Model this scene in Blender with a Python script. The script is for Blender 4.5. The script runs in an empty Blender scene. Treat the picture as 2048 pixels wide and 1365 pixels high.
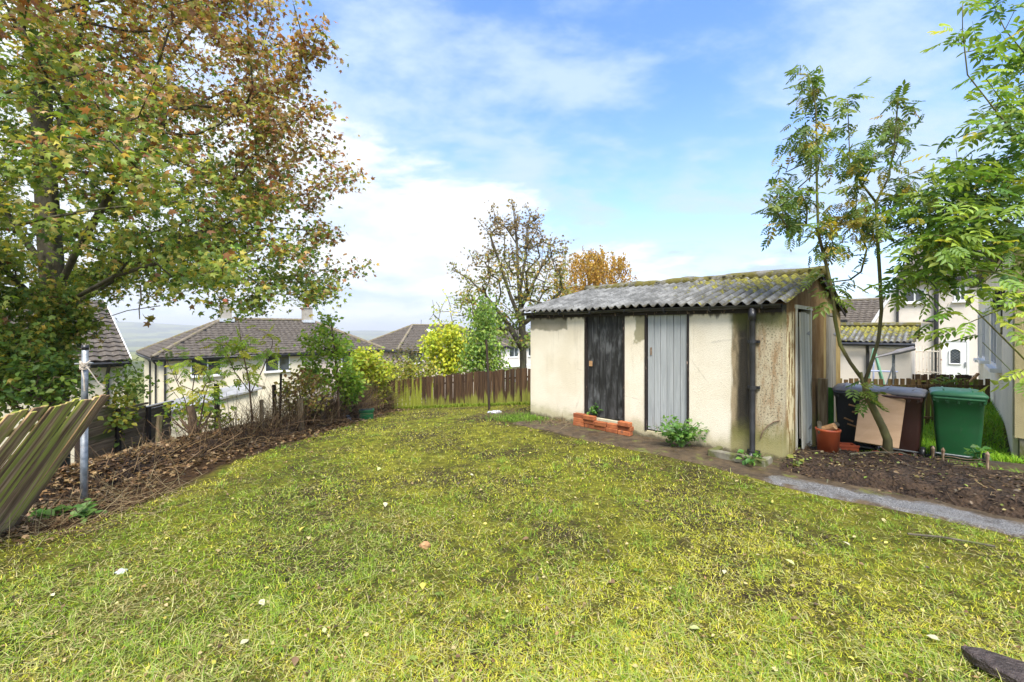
import bpy, bmesh, math, random
import numpy as np
from mathutils import Matrix, Vector
R = math.radians
random.seed(7); rng = np.random.default_rng(7)
scene = bpy.context.scene
COL = scene.collection

# ------------------------------------------------------------------ camera, sky, sun, exposure
CAMZ = 1.675
F = 870.0
cam_d = bpy.data.cameras.new('camera'); cam = bpy.data.objects.new('camera', cam_d); COL.objects.link(cam)
cam.location = (0, 0, CAMZ); cam.rotation_euler = (R(90), 0, 0)
cam_d.sensor_width = 36; cam_d.lens = F / 2048 * 36; cam_d.shift_y = -22.5 / 2048
cam_d.clip_start = 0.05; cam_d.clip_end = 30000
scene.camera = cam

SUN_H = Vector((0.10, -1.0)).normalized(); SUN_EL = R(57)
world = bpy.data.worlds.new('World'); scene.world = world; world.use_nodes = True
def build_world():
    nt = world.node_tree; nt.nodes.clear(); L = nt.links
    def nd(t, **kw):
        n = nt.nodes.new(t)
        for k, v in kw.items(): setattr(n, k, v)
        return n
    def ma(op, a, b=None, c=None, clamp=False):
        n = nd('ShaderNodeMath', operation=op, use_clamp=clamp)
        for i, v in enumerate((a, b, c)):
            if v is None: continue
            if hasattr(v, 'links'): L.new(v, n.inputs[i])
            else: n.inputs[i].default_value = v
        return n.outputs[0]
    def mr(v, a, b, c=0., d=1.):
        n = nd('ShaderNodeMapRange', interpolation_type='SMOOTHSTEP'); L.new(v, n.inputs[0])
        for i, q in enumerate((a, b, c, d)): n.inputs[i + 1].default_value = q
        return n.outputs[0]
    sky = nd('ShaderNodeTexSky', sky_type='NISHITA', sun_disc=False, sun_elevation=SUN_EL,
             sun_rotation=math.atan2(SUN_H.x, SUN_H.y), altitude=150, air_density=1.0, dust_density=0.3, ozone_density=1.6)
    tc = nd('ShaderNodeTexCoord'); sp = nd('ShaderNodeSeparateXYZ'); L.new(tc.outputs['Generated'], sp.inputs[0])
    x, y, z = sp.outputs
    zz = ma('ADD', ma('MAXIMUM', z, 0.0), 0.22)
    cx = nd('ShaderNodeCombineXYZ'); L.new(ma('DIVIDE', x, zz), cx.inputs[0]); L.new(ma('DIVIDE', y, zz), cx.inputs[1]); cx.inputs[2].default_value = 3.7
    def noise(scale, det, rough, vec, dist=0.):
        n = nd('ShaderNodeTexNoise'); n.inputs['Scale'].default_value = scale; n.inputs['Detail'].default_value = det
        n.inputs['Roughness'].default_value = rough; n.inputs['Distortion'].default_value = dist; L.new(vec, n.inputs['Vector']); return n.outputs['Fac']
    n1 = noise(1.7, 9, 0.6, cx.outputs[0], 0.25)
    mp = nd('ShaderNodeMapping'); mp.inputs['Rotation'].default_value = (0, 0, R(-30)); mp.inputs['Scale'].default_value = (0.9, 1.35, 1); L.new(cx.outputs[0], mp.inputs[0])
    n2 = noise(2.1, 10, 0.6, mp.outputs[0], 0.12)
    n3 = noise(0.5, 4, 0.5, cx.outputs[0])
    # bank of bright cumulus low in the sky, thin veils above it
    edge = ma('SUBTRACT', ma('MULTIPLY_ADD', x, -0.41, 0.335), z)
    edge = ma('ADD', ma('ADD', edge, ma('MULTIPLY', ma('SUBTRACT', n1, 0.5), 0.62)), ma('MULTIPLY', ma('SUBTRACT', n3, 0.5), 0.35))
    bank = mr(edge, -0.06, 0.17)
    veil = ma('MULTIPLY', mr(n2, 0.40, 0.66), 0.85)
    veil = ma('ADD', veil, ma('MULTIPLY', mr(n3, 0.36, 0.62), 0.30), clamp=True)
    low = ma('MULTIPLY', mr(z, 0.34, 0.0), 0.62)
    m = ma('MAXIMUM', veil, low)
    m = ma('MAXIMUM', m, ma('MULTIPLY', bank, 1.0), clamp=True)
    hs = nd('ShaderNodeHueSaturation'); hs.inputs['Hue'].default_value = 0.502; hs.inputs['Saturation'].default_value = 1.22; hs.inputs['Value'].default_value = 1.52; L.new(sky.outputs[0], hs.inputs['Color'])
    mx = nd('ShaderNodeMix', data_type='RGBA'); L.new(m, mx.inputs[0]); tn = nd('ShaderNodeMix', data_type='RGBA', blend_type='MULTIPLY'); tn.inputs[0].default_value = 1; L.new(hs.outputs[0], tn.inputs[6]); tn.inputs[7].default_value = (1.0, .93, 1.0, 1); L.new(tn.outputs[2], mx.inputs[6])
    # cloud body: brighter in the bank, bluish in thin parts
    cm = nd('ShaderNodeMix', data_type='RGBA'); L.new(mr(ma('ADD', bank, ma('MULTIPLY', ma('SUBTRACT', n1, 0.5), 2.2)), 0.35, 1.35), cm.inputs[0])
    cm.inputs[6].default_value = (2.75, 3.5, 4.6, 1); cm.inputs[7].default_value = (4.8, 4.9, 5.0, 1)
    L.new(cm.outputs[2], mx.inputs[7])
    bg = nd('ShaderNodeBackground'); bg.inputs[1].default_value = 0.09; L.new(mx.outputs[2], bg.inputs[0])
    out = nd('ShaderNodeOutputWorld'); L.new(bg.outputs[0], out.inputs[0])
build_world()
sun_d = bpy.data.lights.new('sun', 'SUN'); sun_d.energy = 3.3; sun_d.angle = R(30); sun_d.color = (1.0, 0.95, 0.86)
sun = bpy.data.objects.new('sun', sun_d); COL.objects.link(sun)
sv = Vector((SUN_H.x * math.cos(SUN_EL), SUN_H.y * math.cos(SUN_EL), math.sin(SUN_EL)))
sun.rotation_euler = sv.to_track_quat('Z', 'Y').to_euler(); sun.location = sv * 30
vs = scene.view_settings
vs.view_transform = 'Standard'; vs.look = 'None'; vs.exposure = 1.5; vs.gamma = 1; vs.use_curve_mapping = False
scene.cycles.use_denoising = True
scene.cycles.max_bounces = 8; scene.cycles.transparent_max_bounces = 8
scene.cycles.volume_bounces = 0; scene.cycles.sample_clamp_indirect = 4

# ------------------------------------------------------------------ helpers
def at(px, py, Z): return Vector(((px - 1024) / F * Z, Z, CAMZ - (py - 660) / F * Z))
def px_of(p): return 1024 + p[0] / p[1] * F, 660 - (p[2] - CAMZ) / p[1] * F
S2 = math.sqrt(.5)
C0 = (3.42, 5.5)
def loc2w(lx, ly): return C0[0] + S2 * (lx + ly), C0[1] + S2 * (ly - lx)
def w2loc(x, y): return S2 * ((x - C0[0]) - (y - C0[1])), S2 * ((x - C0[0]) + (y - C0[1]))

def _h2(ix, iy, seed):
    n = (ix * 374761393 + iy * 668265263 + seed * 974634777) & 0xffffffff
    n = ((n ^ (n >> 13)) * 1274126177) & 0xffffffff
    return ((n ^ (n >> 16)) & 0xffff) / 65535.0
def vnoise(x, y, seed=0):
    x = np.asarray(x, float); y = np.asarray(y, float)
    ix = np.floor(x).astype(np.int64); iy = np.floor(y).astype(np.int64); fx = x - ix; fy = y - iy
    fx = fx * fx * (3 - 2 * fx); fy = fy * fy * (3 - 2 * fy)
    a = _h2(ix, iy, seed); b = _h2(ix + 1, iy, seed); c = _h2(ix, iy + 1, seed); d = _h2(ix + 1, iy + 1, seed)
    return (a * (1 - fx) + b * fx) * (1 - fy) + (c * (1 - fx) + d * fx) * fy
def fbm(x, y, seed=0, oct=4):
    s = 0; a = 0.5; t = 0
    for o in range(oct):
        s = s + a * vnoise(np.asarray(x) * 2 ** o, np.asarray(y) * 2 ** o, seed + o); t += a; a *= .5
    return s / t
def sp(v, k): return k * np.log1p(np.exp(np.clip(np.asarray(v, float) / k, -40, 40)))
def ss(a, b, v):
    t = np.clip((np.asarray(v, float) - a) / (b - a), 0, 1); return t * t * (3 - 2 * t)
def hgt(x, y):
    """height of the ground"""
    x = np.asarray(x, float); y = np.asarray(y, float)
    y0 = np.interp(x, [-3.7, .4, 3, 5.5], [5.5, 8.8, 7, 5.0])
    z = -0.1 * sp(y - y0, .5)
    z = np.maximum(z, -0.85 - 0.0 * x)
    left = -0.34 * sp(-4.7 - x, .25)
    back = -0.30 * sp(y - 14.8 , .6) * (1 - ss(1.0, 8.0, x - 0.2 * (y - 14)))
    low = z + left + back
    low = -5.0 + sp(low + 5.0, .5)
    r = np.hypot(x, y)
    far = -0.035 * np.clip(r - 70, 0, 1700)
    az = np.arctan2(x, y)
    ridge = (62 + 70 * ss(-0.45, -0.68, az)) * np.exp(-((r - 4200) / 1100) ** 2) * (0.55 + 0.75 * fbm(x / 700, y / 700, 5, 5))
    ridge2 = (40 + 10 * az) * np.exp(-((r - 6500) / 900) ** 2) * (0.6 + 0.6 * fbm(x / 900, y / 900, 9, 5))
    bumps = 0.03 * (fbm(x * .9, y * .9, 3, 3) - .5) * (r < 30)
    mnd = 14 * (fbm(x / 160, y / 160, 21, 4) - .5) * ss(120, 700, r)
    return low + far + ridge + ridge2 + bumps + mnd
def H(x, y): return float(hgt(x, y))

MTX = {}
def empty(name, loc, rz=0, parent=None):
    o = bpy.data.objects.new(name, None); o.empty_display_size = .2; COL.objects.link(o)
    o.location = loc; o.rotation_euler = (0, 0, rz)
    m = Matrix.Translation(Vector(loc)) @ Matrix.Rotation(rz, 4, 'Z')
    if parent: o.parent = parent; m = MTX[parent.name] @ m
    MTX[o.name] = m
    return o
def tag(o, label=None, cat=None, group=None, kind=None):
    if label: o['label'] = label
    if cat: o['category'] = cat
    if group: o['group'] = group
    if kind: o['kind'] = kind
    return o
def thing(name, label, cat, loc, rz=0, group=None): return tag(empty(name, loc, rz), label, cat, group)
def link(name, me, parent=None, world=False, M=None):
    o = bpy.data.objects.new(name, me); COL.objects.link(o)
    lm = M.copy() if M is not None else Matrix()
    if parent is not None:
        o.parent = parent
        if world: lm = MTX[parent.name].inverted() @ lm
        MTX[o.name] = MTX[parent.name] @ lm
    else: MTX[o.name] = lm
    if M is not None or world: o.matrix_local = lm
    return o

class MB:
    """collects shapes; build() links them as one mesh object"""
    def __init__(s): s.v = []; s.f = []; s.c = None
    def add(s, vs, fs):
        b = len(s.v); s.v += [tuple(v) for v in vs]; s.f += [tuple(b + i for i in f) for f in fs]; return s
    def box(s, x0, x1, y0, y1, z0, z1, m=None):
        vs = [(x, y, z) for x in (x0, x1) for y in (y0, y1) for z in (z0, z1)]
        if m is not None: vs = [m @ Vector(v) for v in vs]
        return s.add(vs, [(0, 1, 3, 2), (4, 6, 7, 5), (0, 4, 5, 1), (2, 3, 7, 6), (0, 2, 6, 4), (1, 5, 7, 3)])
    def tube(s, pts, rad, n=6, cap=True):
        pts = [Vector(p) for p in pts]
        if not hasattr(rad, '__len__'): rad = [rad] * len(pts)
        rings = []; up = None
        for i, p in enumerate(pts):
            d = (pts[min(i + 1, len(pts) - 1)] - pts[max(i - 1, 0)])
            if d.length < 1e-9: d = Vector((0, 0, 1))
            d.normalize()
            if up is None:
                up = d.orthogonal().normalized()
            else:
                up = (up - d * up.dot(d)); up = up.normalized() if up.length > 1e-6 else d.orthogonal().normalized()
            w = d.cross(up)
            rings.append([p + (up * math.cos(2 * math.pi * k / n) + w * math.sin(2 * math.pi * k / n)) * rad[i] for k in range(n)])
        vs = [v for r in rings for v in r]; fs = []
        for i in range(len(pts) - 1):
            for k in range(n):
                a = i * n + k; b = i * n + (k + 1) % n; fs.append((a, b, b + n, a + n))
        if cap: fs.append(tuple(reversed(range(n)))); fs.append(tuple((len(pts) - 1) * n + k for k in range(n)))
        return s.add(vs, fs)
    def lathe(s, prof, n=20, c=(0, 0, 0)):
        vs = []; fs = []
        for (r, z) in prof:
            for k in range(n): a = 2 * math.pi * k / n; vs.append((c[0] + r * math.cos(a), c[1] + r * math.sin(a), c[2] + z))
        for i in range(len(prof) - 1):
            for k in range(n): a = i * n + k; b = i * n + (k + 1) % n; fs.append((a, b, b + n, a + n))
        return s.add(vs, fs)
    def prism(s, poly, d):
        """poly list of 3d pts, extruded by vector d"""
        n = len(poly); d = Vector(d); vs = [Vector(p) for p in poly] + [Vector(p) + d for p in poly]
        fs = [tuple(reversed(range(n))), tuple(range(n, 2 * n))] + [(i, (i + 1) % n, n + (i + 1) % n, n + i) for i in range(n)]
        return s.add(vs, fs)
    def mesh(s, name, mat, smooth=False, bevel=0, fix=True):
        me = bpy.data.meshes.new(name); me.from_pydata(s.v, [], s.f); 
        if fix or bevel:
            bm = bmesh.new(); bm.from_mesh(me)
            if fix: bmesh.ops.recalc_face_normals(bm, faces=bm.faces)
            if bevel: bmesh.ops.bevel(bm, geom=bm.edges[:] , offset=bevel, segments=1, affect='EDGES', clamp_overlap=True)
            bm.to_mesh(me); bm.free()
        if smooth: me.polygons.foreach_set('use_smooth', [True] * len(me.polygons))
        me.materials.append(mat); me.update(); return me
    def build(s, name, mat, parent=None, smooth=False, bevel=0, world=False, M=None):
        return link(name, s.mesh(name, mat, smooth, bevel), parent, world, M)

def np_mesh(name, V, faces_idx, fsize, mat, colors=None, smooth=False):
    """V (n,3); faces_idx flat loop vertex indices; fsize per-face sizes; colors per vertex"""
    me = bpy.data.meshes.new(name)
    V = np.ascontiguousarray(V, np.float32); fi = np.ascontiguousarray(faces_idx, np.int32); fs = np.ascontiguousarray(fsize, np.int32)
    me.vertices.add(len(V)); me.vertices.foreach_set('co', V.ravel())
    me.loops.add(len(fi)); me.loops.foreach_set('vertex_index', fi)
    me.polygons.add(len(fs)); st = np.concatenate([[0], np.cumsum(fs)[:-1]]).astype(np.int32)
    me.polygons.foreach_set('loop_start', st); me.polygons.foreach_set('loop_total', fs)
    if smooth: me.polygons.foreach_set('use_smooth', np.ones(len(fs), bool))
    if colors is not None:
        at_ = me.attributes.new('col', 'FLOAT_COLOR', 'POINT')
        c4 = np.ones((len(V), 4), np.float32); c4[:, :3] = colors; at_.data.foreach_set('color', c4.ravel())
    me.materials.append(mat); me.update(calc_edges=True); me.validate(); return me
def scatter_mesh(name, tv, tf, pos, rot, scl, colors, mat, smooth=False):
    """copies of one small template (tv, tf) with rotations rot (N,3,3), sizes scl (N,) or (N,3)"""
    tv = np.asarray(tv, float); N = len(pos); k = len(tv)
    scl = np.asarray(scl, float)
    if scl.ndim == 1: scl = scl[:, None].repeat(3, 1)
    V = np.einsum('nij,nkj->nki', rot, tv[None] * scl[:, None, :]) + np.asarray(pos)[:, None, :]
    fl = np.array([i for f in tf for i in f]); fsz = np.array([len(f) for f in tf])
    FI = (fl[None] + (np.arange(N) * k)[:, None]).ravel(); FS = np.tile(fsz, N)
    cols = np.repeat(np.asarray(colors), k, axis=0) if colors is not None else None
    return np_mesh(name, V.reshape(-1, 3), FI, FS, mat, cols, smooth)
def rot_from(fwd, nrm):
    """matrices with +Y = fwd, +Z ~ nrm"""
    f = fwd / np.maximum(np.linalg.norm(fwd, axis=1, keepdims=True), 1e-9)
    x = np.cross(f, nrm); x /= np.maximum(np.linalg.norm(x, axis=1, keepdims=True), 1e-9)
    n = np.cross(x, f)
    return np.stack([x, f, n], axis=2)
def rand_dir(n, zb=0.0, zs=1.0):
    d = rng.normal(size=(n, 3)); d[:, 2] = d[:, 2] * zs + zb
    return d / np.linalg.norm(d, axis=1, keepdims=True)

# ------------------------------------------------------------------ materials
class NT:
    def __init__(s, name):
        s.m = bpy.data.materials.new(name); s.m.use_nodes = True; s.t = s.m.node_tree; s.t.nodes.clear()
        s.out = s.t.nodes.new('ShaderNodeOutputMaterial'); s.L = s.t.links; s._oc = None
    def nd(s, t, **kw):
        n = s.t.nodes.new(t)
        for k, v in kw.items(): setattr(n, k, v)
        return n
    def put(s, sock, v):
        if hasattr(v, 'links'): s.L.new(v, sock)
        elif v is not None:
            if hasattr(sock.default_value, '__len__') and not hasattr(v, '__len__'): v = (v, v, v, 1)
            if hasattr(sock.default_value, '__len__') and len(sock.default_value) == 4 and len(v) == 3: v = (*v, 1)
            sock.default_value = v
    def obj(s):
        if s._oc is None: s._oc = s.nd('ShaderNodeTexCoord').outputs['Object']
        return s._oc
    def rnd(s): return s.nd('ShaderNodeObjectInfo').outputs['Random']
    def attr(s, n='col'): return s.nd('ShaderNodeAttribute', attribute_name=n).outputs['Color']
    def xyz(s, v=None):
        n = s.nd('ShaderNodeSeparateXYZ'); s.L.new(v or s.obj(), n.inputs[0]); return n.outputs
    def vec(s, x, y, z):
        n = s.nd('ShaderNodeCombineXYZ')
        for i, q in enumerate((x, y, z)): s.put(n.inputs[i], q)
        return n.outputs[0]
    def ma(s, op, a, b=None, clamp=False):
        n = s.nd('ShaderNodeMath', operation=op, use_clamp=clamp); s.put(n.inputs[0], a)
        if b is not None: s.put(n.inputs[1], b)
        return n.outputs[0]
    def mr(s, v, a, b, c=0., d=1.):
        n = s.nd('ShaderNodeMapRange', interpolation_type='SMOOTHSTEP'); s.put(n.inputs[0], v)
        for i, q in enumerate((a, b, c, d)): n.inputs[i + 1].default_value = q
        return n.outputs[0]
    def mix(s, f, a, b, bt='MIX'):
        n = s.nd('ShaderNodeMix', data_type='RGBA', blend_type=bt); s.put(n.inputs[0], f); s.put(n.inputs[6], a); s.put(n.inputs[7], b); return n.outputs[2]
    def mapv(s, sc=(1, 1, 1), v=None, loc=(0, 0, 0), rot=(0, 0, 0)):
        n = s.nd('ShaderNodeMapping'); s.L.new(v or s.obj(), n.inputs[0]); n.inputs['Scale'].default_value = sc; s.put(n.inputs['Location'], loc); n.inputs['Rotation'].default_value = rot; return n.outputs[0]
    def noise(s, scale, det=4, rough=.55, v=None, dist=0.):
        n = s.nd('ShaderNodeTexNoise'); s.put(n.inputs['Vector'], v or s.obj()); n.inputs['Scale'].default_value = scale
        n.inputs['Detail'].default_value = det; n.inputs['Roughness'].default_value = rough; n.inputs['Distortion'].default_value = dist; return n.outputs['Fac']
    def vor(s, scale, v=None, feat='F1'):
        n = s.nd('ShaderNodeTexVoronoi', feature=feat); s.put(n.inputs['Vector'], v or s.obj()); n.inputs['Scale'].default_value = scale; return n.outputs['Distance']
    def shifted(s, k=37.):
        r = s.rnd(); v = s.nd('ShaderNodeVectorMath', operation='ADD'); s.L.new(s.obj(), v.inputs[0]); s.L.new(s.vec(s.ma('MULTIPLY', r, k), s.ma('MULTIPLY', r, k * 1.7), s.ma('MULTIPLY', r, k * .6)), v.inputs[1]); return v.outputs[0]
    def bump(s, h, st=.5, dist=.02):
        n = s.nd('ShaderNodeBump'); s.put(n.inputs['Height'], h); n.inputs['Strength'].default_value = st; n.inputs['Distance'].default_value = dist; return n.outputs[0]
    def bsdf(s, col, rough=.8, normal=None, metal=0., spec=.35, coat=0.):
        n = s.nd('ShaderNodeBsdfPrincipled'); s.put(n.inputs['Base Color'], col); s.put(n.inputs['Roughness'], rough); s.put(n.inputs['Metallic'], metal)
        n.inputs['Specular IOR Level'].default_value = spec; n.inputs['Coat Weight'].default_value = coat
        if normal is not None: s.L.new(normal, n.inputs['Normal'])
        s.L.new(n.outputs[0], s.out.inputs[0]); return n
    def zone(s, axis, a, b, soft=.04, warp=None, amp=.1):
        """1 inside [a,b] along an object axis, with an irregular border"""
        v = s.xyz()[axis]
        if warp is not None: v = s.ma('ADD', v, s.ma('MULTIPLY', s.ma('SUBTRACT', warp, .5), amp))
        return s.ma('MULTIPLY', s.mr(v, a - soft, a + soft), s.mr(v, b + soft, b - soft))

def pmat(name, c1, c2, scale=6, rough=.8, bump=.3, bscale=60, bdist=.01, rand=.12, spec=.3, stretch=(1, 1, 1), metal=0., c3=None, c3t=(.6, .72), c3scale=2.):
    n = NT(name); v = n.shifted(); vv = n.mapv(stretch, v)
    col = n.mix(n.mr(n.noise(scale, 6, .6, vv), .33, .67), c1, c2)
    if c3 is not None: col = n.mix(n.mr(n.noise(c3scale, 5, .65, vv), *c3t), col, c3)
    if rand:
        col = n.mix(1.0, col, n.vec(*[n.mr(n.rnd(), 0, 1, 1 - rand, 1 + rand)] * 3), 'MULTIPLY')
    n.bsdf(col, rough, n.bump(n.noise(bscale, 5, .6, vv), bump, bdist) if bump else None, metal, spec)
    return n.m
MT = {}
def leaf_mat(name, trans=.42, rough=.5, spec=.35):
    n = NT(name); c = n.attr()
    c = n.mix(n.mr(n.noise(24, 3, .6), .3, .7), c, n.mix(1., c, (.72, .78, .7), 'MULTIPLY'))
    p = n.bsdf(c, rough, None, 0., spec)
    t = n.nd('ShaderNodeBsdfTranslucent'); n.put(t.inputs[0], n.mix(1., c, (1.25, 1.2, .7), 'MULTIPLY'))
    ms = n.nd('ShaderNodeMixShader'); ms.inputs[0].default_value = trans
    n.L.new(p.outputs[0], ms.inputs[1]); n.L.new(t.outputs[0], ms.inputs[2]); n.L.new(ms.outputs[0], n.out.inputs[0])
    return n.m
MT['leaf'] = leaf_mat('leaf'); MT['grass'] = leaf_mat('grass_blade', .25, .6, .12); MT['litter'] = leaf_mat('dead_leaf', .12, .55, .4)
MT['bark'] = pmat('bark', (.06, .05, .035), (.13, .115, .075), 9, .9, .8, 40, .02, .1, stretch=(1, 1, .35), c3=(.10, .12, .03), c3t=(.52, .7))
MT['bark_ash'] = pmat('bark_ash', (.09, .075, .03), (.16, .15, .05), 7, .75, .5, 50, .01, .1, stretch=(1, 1, .4), c3=(.16, .18, .03), c3t=(.48, .66), spec=.4)
MT['bark_grey'] = pmat('bark_grey', (.10, .09, .07), (.2, .18, .14), 9, .85, .6, 40, .01, .1, stretch=(1, 1, .4))
MT['twig'] = pmat('twig', (.09, .055, .03), (.2, .13, .075), 6, .85, .4, 50, .005, .2)
MT['black'] = pmat('black_plastic', (.012, .012, .013), (.03, .03, .032), 5, .38, .15, 80, .004, .1, spec=.5)
MT['white_pvc'] = pmat('white_pvc', (.78, .78, .77), (.7, .71, .7), 5, .35, 0, rand=.04, spec=.5)
MT['steel'] = pmat('galvanised_steel', (.17, .185, .20), (.31, .33, .345), 22, .55, .2, 60, .003, .05, spec=.5, metal=.55, c3=(.25, .12, .06), c3t=(.66, .74), c3scale=9)
MT['rust'] = pmat('rusty_iron', (.16, .10, .06), (.3, .22, .15), 20, .75, .5, 60, .004, .1, metal=.2)
MT['terracotta'] = pmat('orange_plastic', (.42, .085, .025), (.33, .06, .02), 6, .5, .1, 60, .003, .08, spec=.4, c3=(.22, .06, .03), c3t=(.6, .75))
MT['brick'] = pmat('red_brick', (.36, .12, .042), (.25, .075, .03), 9, .85, .5, 70, .006, .18, c3=(.16, .07, .04), c3t=(.6, .72), c3scale=6)
MT['concrete'] = pmat('concrete', (.13, .12, .09), (.2, .185, .14), 8, .9, .6, 60, .008, .1, c3=(.08, .085, .025), c3t=(.38, .56), c3scale=5)
MT['plywood'] = pmat('tan_board', (.42, .27, .155), (.36, .225, .12), 3, .7, .2, 70, .003, .05, stretch=(1, 1, 3))
MT['log'] = pmat('cut_wood', (.45, .27, .13), (.3, .16, .07), 14, .8, .3, 60, .004, .1)
MT['bag'] = pmat('white_bag', (.68, .7, .74), (.5, .53, .58), 12, .35, .5, 30, .02, .05, spec=.5)
MT['pinkbag'] = pmat('pink_bag', (.6, .48, .58), (.5, .38, .5), 12, .4, .5, 30, .02, .05, spec=.5)
MT['rope'] = pmat('rope', (.5, .44, .36), (.36, .3, .24), 40, .9, .4, 90, .002, .05)
MT['lead'] = pmat('lead_flashing', (.5, .53, .56), (.38, .4, .43), 8, .5, .2, 30, .004, .05)
def bin_mat(name, c):
    n = NT(name); v = n.shifted()
    col = n.mix(n.mr(n.noise(3.5, 5, .65, v), .35, .75), c, tuple(q * .72 + .008 for q in c))
    col = n.mix(n.ma('MULTIPLY', n.mr(n.noise(9, 6, .7, n.mapv((1, 1, .3), v)), .58, .75), .35), col, (.16, .15, .12))
    n.bsdf(col, n.mr(n.noise(6, 4, .6, v), .3, .7, .34, .55), n.bump(n.noise(160, 3, .5, v), .12, .003), 0, .45); return n.m
MT['bin_green'] = bin_mat('green_bin_plastic', (.012, .105, .03)); MT['bin_black'] = bin_mat('black_bin_plastic', (.022, .024, .028))
MT['bin_brown'] = bin_mat('brown_bin_plastic', (.06, .022, .015)); MT['bin_grey'] = bin_mat('grey_lid_plastic', (.2, .19, .2)); MT['bin_lid_green'] = bin_mat('green_lid_plastic', (.035, .16, .07))
def wood(name, base, dark, moss=None, mossamt=(.5, .66), mossz=None, rough=.85, ax=2, var=.25, ms=7):
    """weathered wood, grain along an axis, algae in streaks"""
    n = NT(name); v = n.shifted(); st = [26, 26, 26]; st[ax] = 1.6
    g = n.noise(1, 7, .65, n.mapv(tuple(st), v), .6)
    col = n.mix(n.mr(g, .3, .7), dark, base)
    col = n.mix(1., col, n.vec(*[n.mr(n.rnd(), 0, 1, 1 - var, 1 + var)] * 3), 'MULTIPLY')
    if moss:
        sm = [ms, ms, ms]; sm[ax] = 1.1
        k = n.noise(1, 5, .6, n.mapv(tuple(sm), v), .3)
        if mossz: k = n.ma('ADD', k, n.mr(n.xyz()[2], mossz[0], mossz[1], mossz[2], mossz[3]))
        k = n.ma('ADD', k, n.mr(n.rnd(), 0, 1, -.08, .08))
        col = n.mix(n.mr(k, *mossamt), col, n.mix(n.mr(g, .3, .7), tuple(q * .55 for q in moss), moss))
    n.bsdf(col, rough, n.bump(g, .7, .006), 0, .25); return n.m
MT['pale_mossy'] = wood('mossy_pale_wood', (.46, .31, .17), (.14, .07, .035), (.40, .39, .08), (.48, .60), var=.42, ms=15)
MT['pale_back'] = wood('brown_pale_wood', (.105, .062, .032), (.028, .014, .008), (.24, .25, .045), (.55, .75), (.0, .58, .28, -.12))
MT['pale_green'] = wood('algae_pale_wood', (.13, .075, .03), (.04, .022, .01), (.30, .33, .04), (.50, .68), (.0, 1.0, .30, -.04))
MT['picket'] = wood('picket_wood', (.2, .13, .05), (.07, .04, .02), (.15, .15, .03), (.5, .66))
MT['lap'] = wood('lap_board_wood', (.29, .21, .13), (.12, .08, .045), (.12, .13, .04), (.58, .72), ax=0)
MT['post_wood'] = wood('old_post_wood', (.22, .17, .1), (.09, .06, .03), (.16, .16, .05), (.55, .7))
MT['darkwood'] = wood('dark_post_wood', (.05, .035, .025), (.018, .013, .01))
MT['plank_grey'] = wood('grey_painted_plank', (.40, .415, .41), (.29, .305, .305), (.22, .16, .10), (.66, .78), (.1, .55, .12, 0.), .7, var=.05)
MT['plank_white'] = wood('white_painted_plank', (.55, .55, .48), (.38, .37, .30), (.22, .19, .1), (.58, .70))
MT['plank_old'] = wood('bare_grey_plank', (.34, .31, .25), (.15, .13, .1))
def black_plank():
    n = NT('black_worn_plank'); v = n.shifted(11)
    g = n.noise(1, 7, .68, n.mapv((15, 15, 2.2), v), .5); p = n.noise(1, 5, .6, n.mapv((5, 5, 2.5), v), .2)
    col = n.mix(n.mr(g, .42, .75), (.016, .016, .015), (.085, .085, .085))
    col = n.mix(n.ma('MULTIPLY', n.mr(p, .50, .70), .75), col, (.15, .155, .155))
    col = n.mix(n.mr(n.noise(1, 3, .7, n.mapv((60, 60, 30), v)), .72, .76), col, (.42, .40, .34))
    n.bsdf(col, .6, n.bump(g, .5, .004), 0, .35); return n.m
MT['plank_black'] = black_plank()
def peeling_frame():
    n = NT('peeling_dark_frame'); v = n.shifted(9)
    col = n.mix(n.mr(n.noise(1, 5, .7, n.mapv((30, 30, 6), v)), .6, .68), (.02, .015, .013), (.36, .25, .19)); n.bsdf(col, .7, n.bump(n.noise(40, 4, .6, v), .5, .004)); return n.m
MT['frame_dark'] = peeling_frame()
def glass_mat(name, c=(.03, .035, .04)):
    n = NT(name); col = n.mix(n.mr(n.noise(1.4, 3, .5, n.shifted()), .4, .6), c, tuple(q * 2.6 for q in c)); n.bsdf(col, .06, None, 0, .9); return n.m
MT['glass'] = glass_mat('window_glass')
def stucco(name, base, dirt, dirtlvl=(.58, .76), scale=1.2, moss=None, basez=None, bump=.45):
    n = NT(name); v = n.shifted(13)
    col = n.mix(n.mr(n.noise(scale, 6, .62, v), .35, .7), base, tuple(q * .88 for q in base))
    col = n.mix(n.mr(n.noise(scale * 2.2, 7, .7, n.mapv((1, 1, .35), v)), *dirtlvl), col, dirt)
    n.bsdf(col, .92, n.bump(n.vor(85, v), bump, .01), 0, .2); return n.m
MT['wall_cream'] = stucco('cream_render', (.74, .665, .50), (.56, .48, .34), (.62, .85))
MT['wall_pink'] = stucco('pinkish_pebbledash', (.60, .50, .43), (.45, .38, .33), (.6, .85))
MT['wall_pale'] = stucco('pale_peach_render', (.74, .67, .585), (.60, .52, .42), (.62, .88))
MT['wall_chim'] = stucco('grey_pebbledash', (.36, .33, .28), (.22, .2, .17), (.5, .7), 3)
MT['wall_white'] = stucco('white_masonry_paint', (.94, .85, .66), (.74, .62, .42), (.62, .9), 1.6)
MT['wall_ochre'] = stucco('mossy_ochre_render', (.40, .34, .19), (.22, .2, .07), (.45, .7), 1.6)
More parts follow.
